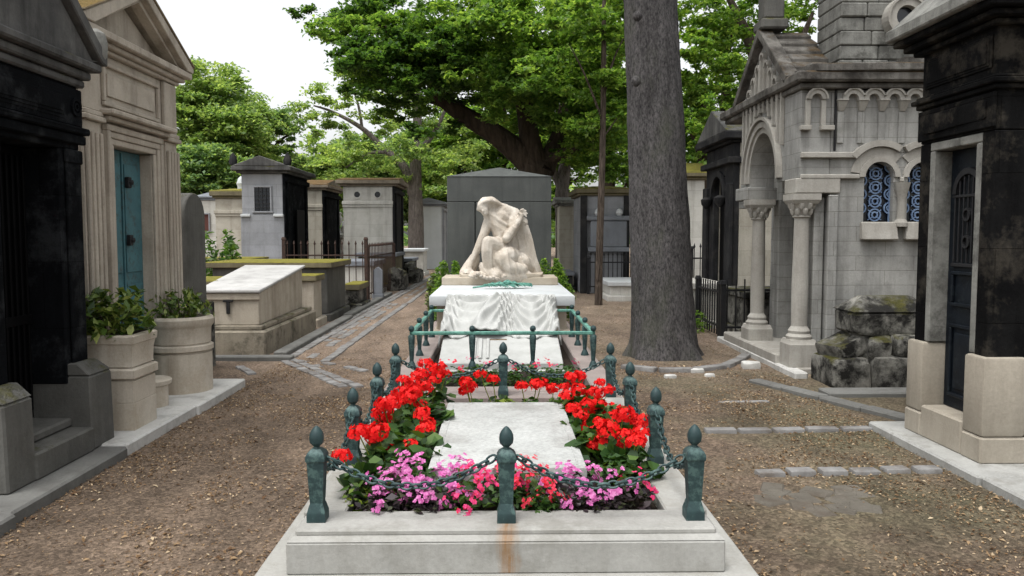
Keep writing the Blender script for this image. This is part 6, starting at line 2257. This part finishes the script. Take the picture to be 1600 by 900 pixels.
bulk_tree('round_tree', 'tall pale green tree rising beside the cream tomb house', 335, 105, 330, 92, 38, MAT['leaf_pale'], 700, 0.2, 2, n=60)
bulk_tree('round_tree', 'pale green tree behind the tall grey tomb house with barred window', 408, 145, 330, 58, 42, MAT['leaf_far'], 620, 0.22, 5, n=30)
bulk_tree('round_tree', 'darker green tree low behind the white tomb house with brown shutters', 318, 225, 345, 75, 34, MAT['leaf_far'], 700, 0.2, 8, n=28)
FG = 'far trees closing the view behind the tombs'
for i, (u, v0, v1, ru, Y, mt, lab) in enumerate((
        (505, 205, 345, 62, 52, 'leaf_pale', 'far pale green tree left of the wide tomb house with round vents'),
        (575, 205, 350, 66, 56, 'leaf_far', 'far blue green tree above the wide tomb house with round vents'),
        (645, 185, 360, 64, 60, 'leaf_far', 'far blue green tree behind the forked grey trunk'),
        (715, 120, 370, 70, 52, 'leaf_mid', 'far green tree above the left shoulder of the granite headstone'),
        (790, 70, 370, 75, 50, 'leaf_mid', 'far green tree hidden behind the granite headstone'),
        (880, 50, 370, 75, 48, 'leaf_mid', 'far green tree behind the knotty grey trunk'),
        (955, 20, 350, 70, 44, 'leaf_bright', 'bright green tree behind the slender trunk'),
        (1030, 120, 350, 60, 44, 'leaf_mid', 'green tree hidden behind the massive trunk'),
        (1100, 100, 300, 60, 36, 'leaf_bright', 'bright green tree right of the massive trunk'),
        (1135, 5, 260, 62, 46, 'leaf_bright', 'tall bright green tree between the massive trunk and the chapel gable'),
        (1165, 150, 320, 55, 40, 'leaf_mid', 'green tree behind the black fronted tomb house'),
        (1260, 120, 330, 80, 36, 'leaf_mid', 'green tree behind the chapel roof'))):
    bulk_tree('far_tree', lab, u, v0, v1, ru, Y, MAT[mt], 360 if Y > 46 else 520, 0.3 if Y > 46 else 0.22, 20 + i, FG, n=30)

# overhanging bright tree behind the chapel
YR = 19.0
C_ = lambda u, v, dy=0: at(u, v, YR + dy)
p0 = C_(1215, 380)
trunk = [([(p0.x, YR, -0.1), C_(1212, 300), C_(1205, 200), C_(1190, 120), C_(1165, 50), C_(1130, -20)], (0.3, 0.27, 0.23, 0.18, 0.12, 0.05)), ([C_(1200, 170), C_(1240, 90), C_(1270, 20)], (0.14, 0.09, 0.04))]
spec = [(1085, 20, .7), (1120, 45, .7), (1090, 95, .6), (1150, 20, .8), (1175, 60, .5), (1100, 150, .45), (1130, 120, .45), (1180, 10, .8), (1230, 0, .7), (1265, 10, .6), (1085, 180, .4), (1300, -10, .7), (1095, 225, .4), (1250, 45, .4), (1165, 105, .35), (1080, 60, .5), (1105, 75, .45), (1130, 10, .6), (1110, 120, .5), (1140, 145, .4), (1085, 135, .5), (1120, 180, .45), (1080, 210, .4), (1110, 205, .4), (1155, 55, .45), (1185, 35, .5), (1135, 85, .4), (1160, 130, .35), (1210, 30, .5), (1175, 85, .35)]
cl = [(C_(u, v, random.uniform(-1.5, 1.5)), r_, 0.6) for u, v, r_ in spec] + [((random.uniform(4, 9), YR + random.uniform(-2, 2), random.uniform(7, 9.5)), 1.0, 0.6) for _ in range(8)]
tree('overhanging_tree', 'bright green tree hanging over the gable cross of the chapel', (p0.x, YR, 0), trunk, cl, MAT['leaf_bright'], MAT['bark_brown'], 1300, 0.13)

# a wood closing the horizon all round
cl = []
for q in range(150):
    th = R(random.uniform(0, 360))
    rad = random.uniform(80, 100)
    cl.append(((rad * math.cos(th), 10 + rad * math.sin(th), random.uniform(0, 5.5)), random.uniform(3, 5), 0.8))
me = clumps_mesh(cl, 22, 0.9, sub=0.8)
tag(link('treeline', me, MAT['leaf_far'], None, 0), 'distant wood closing the horizon behind the cemetery', 'wood', kind='stuff')

# ------------------------------------------------------------------ fallen leaves
n = 70000
px = np.concatenate([rng.uniform(-2.55, 3.0, n // 2), rng.uniform(-2.5, -0.9, n // 4), rng.uniform(1.05, 2.9, n // 4)])
py = np.concatenate([2.2 + 14 * rng.uniform(0, 1, n // 2) ** 1.6, rng.uniform(2.2, 9.5, n // 4), rng.uniform(2.2, 9.0, n // 4)])
keep = np.array([mnoise.noise(Vector((a_ * 1.1, b_ * 1.1, 5))) + 0.55 * mnoise.noise(Vector((a_ * 4, b_ * 4, 9))) + rng.uniform(-0.3, 0.3) > 0.12 for a_, b_ in zip(px, py)])
edge = np.minimum.reduce([np.abs(px + 2.45), np.abs(px + 1.0), np.abs(px - 1.1), np.abs(px - 2.8)])
keep |= (rng.uniform(0, 1, len(px)) < 0.9 * np.exp(-edge / 0.16))
keep &= ~((px > -1.04) & (px < 1.1) & (py > 2.5) & (py < 12.9))
keep &= ~((px - 1.95) ** 2 + (py - 9.6) ** 2 < 0.22)
px, py = px[keep], py[keep]
pz = np.array([ground_z(a_, b_) for a_, b_ in zip(px, py)]) + 0.007
V = leaf_quads(np.stack([px, py, pz], 1), 0.0165 * np.exp(rng.normal(size=len(px)) * 0.32), 0.5, 1.5, 0.0, 0.25)
tag(link('fallen_leaves', quads_mesh('fallen_leaves', V, len(V) // 4), MAT['litter'], None, 0), 'dry brown leaves and twigs scattered over the gravel path', 'leaves', kind='stuff')
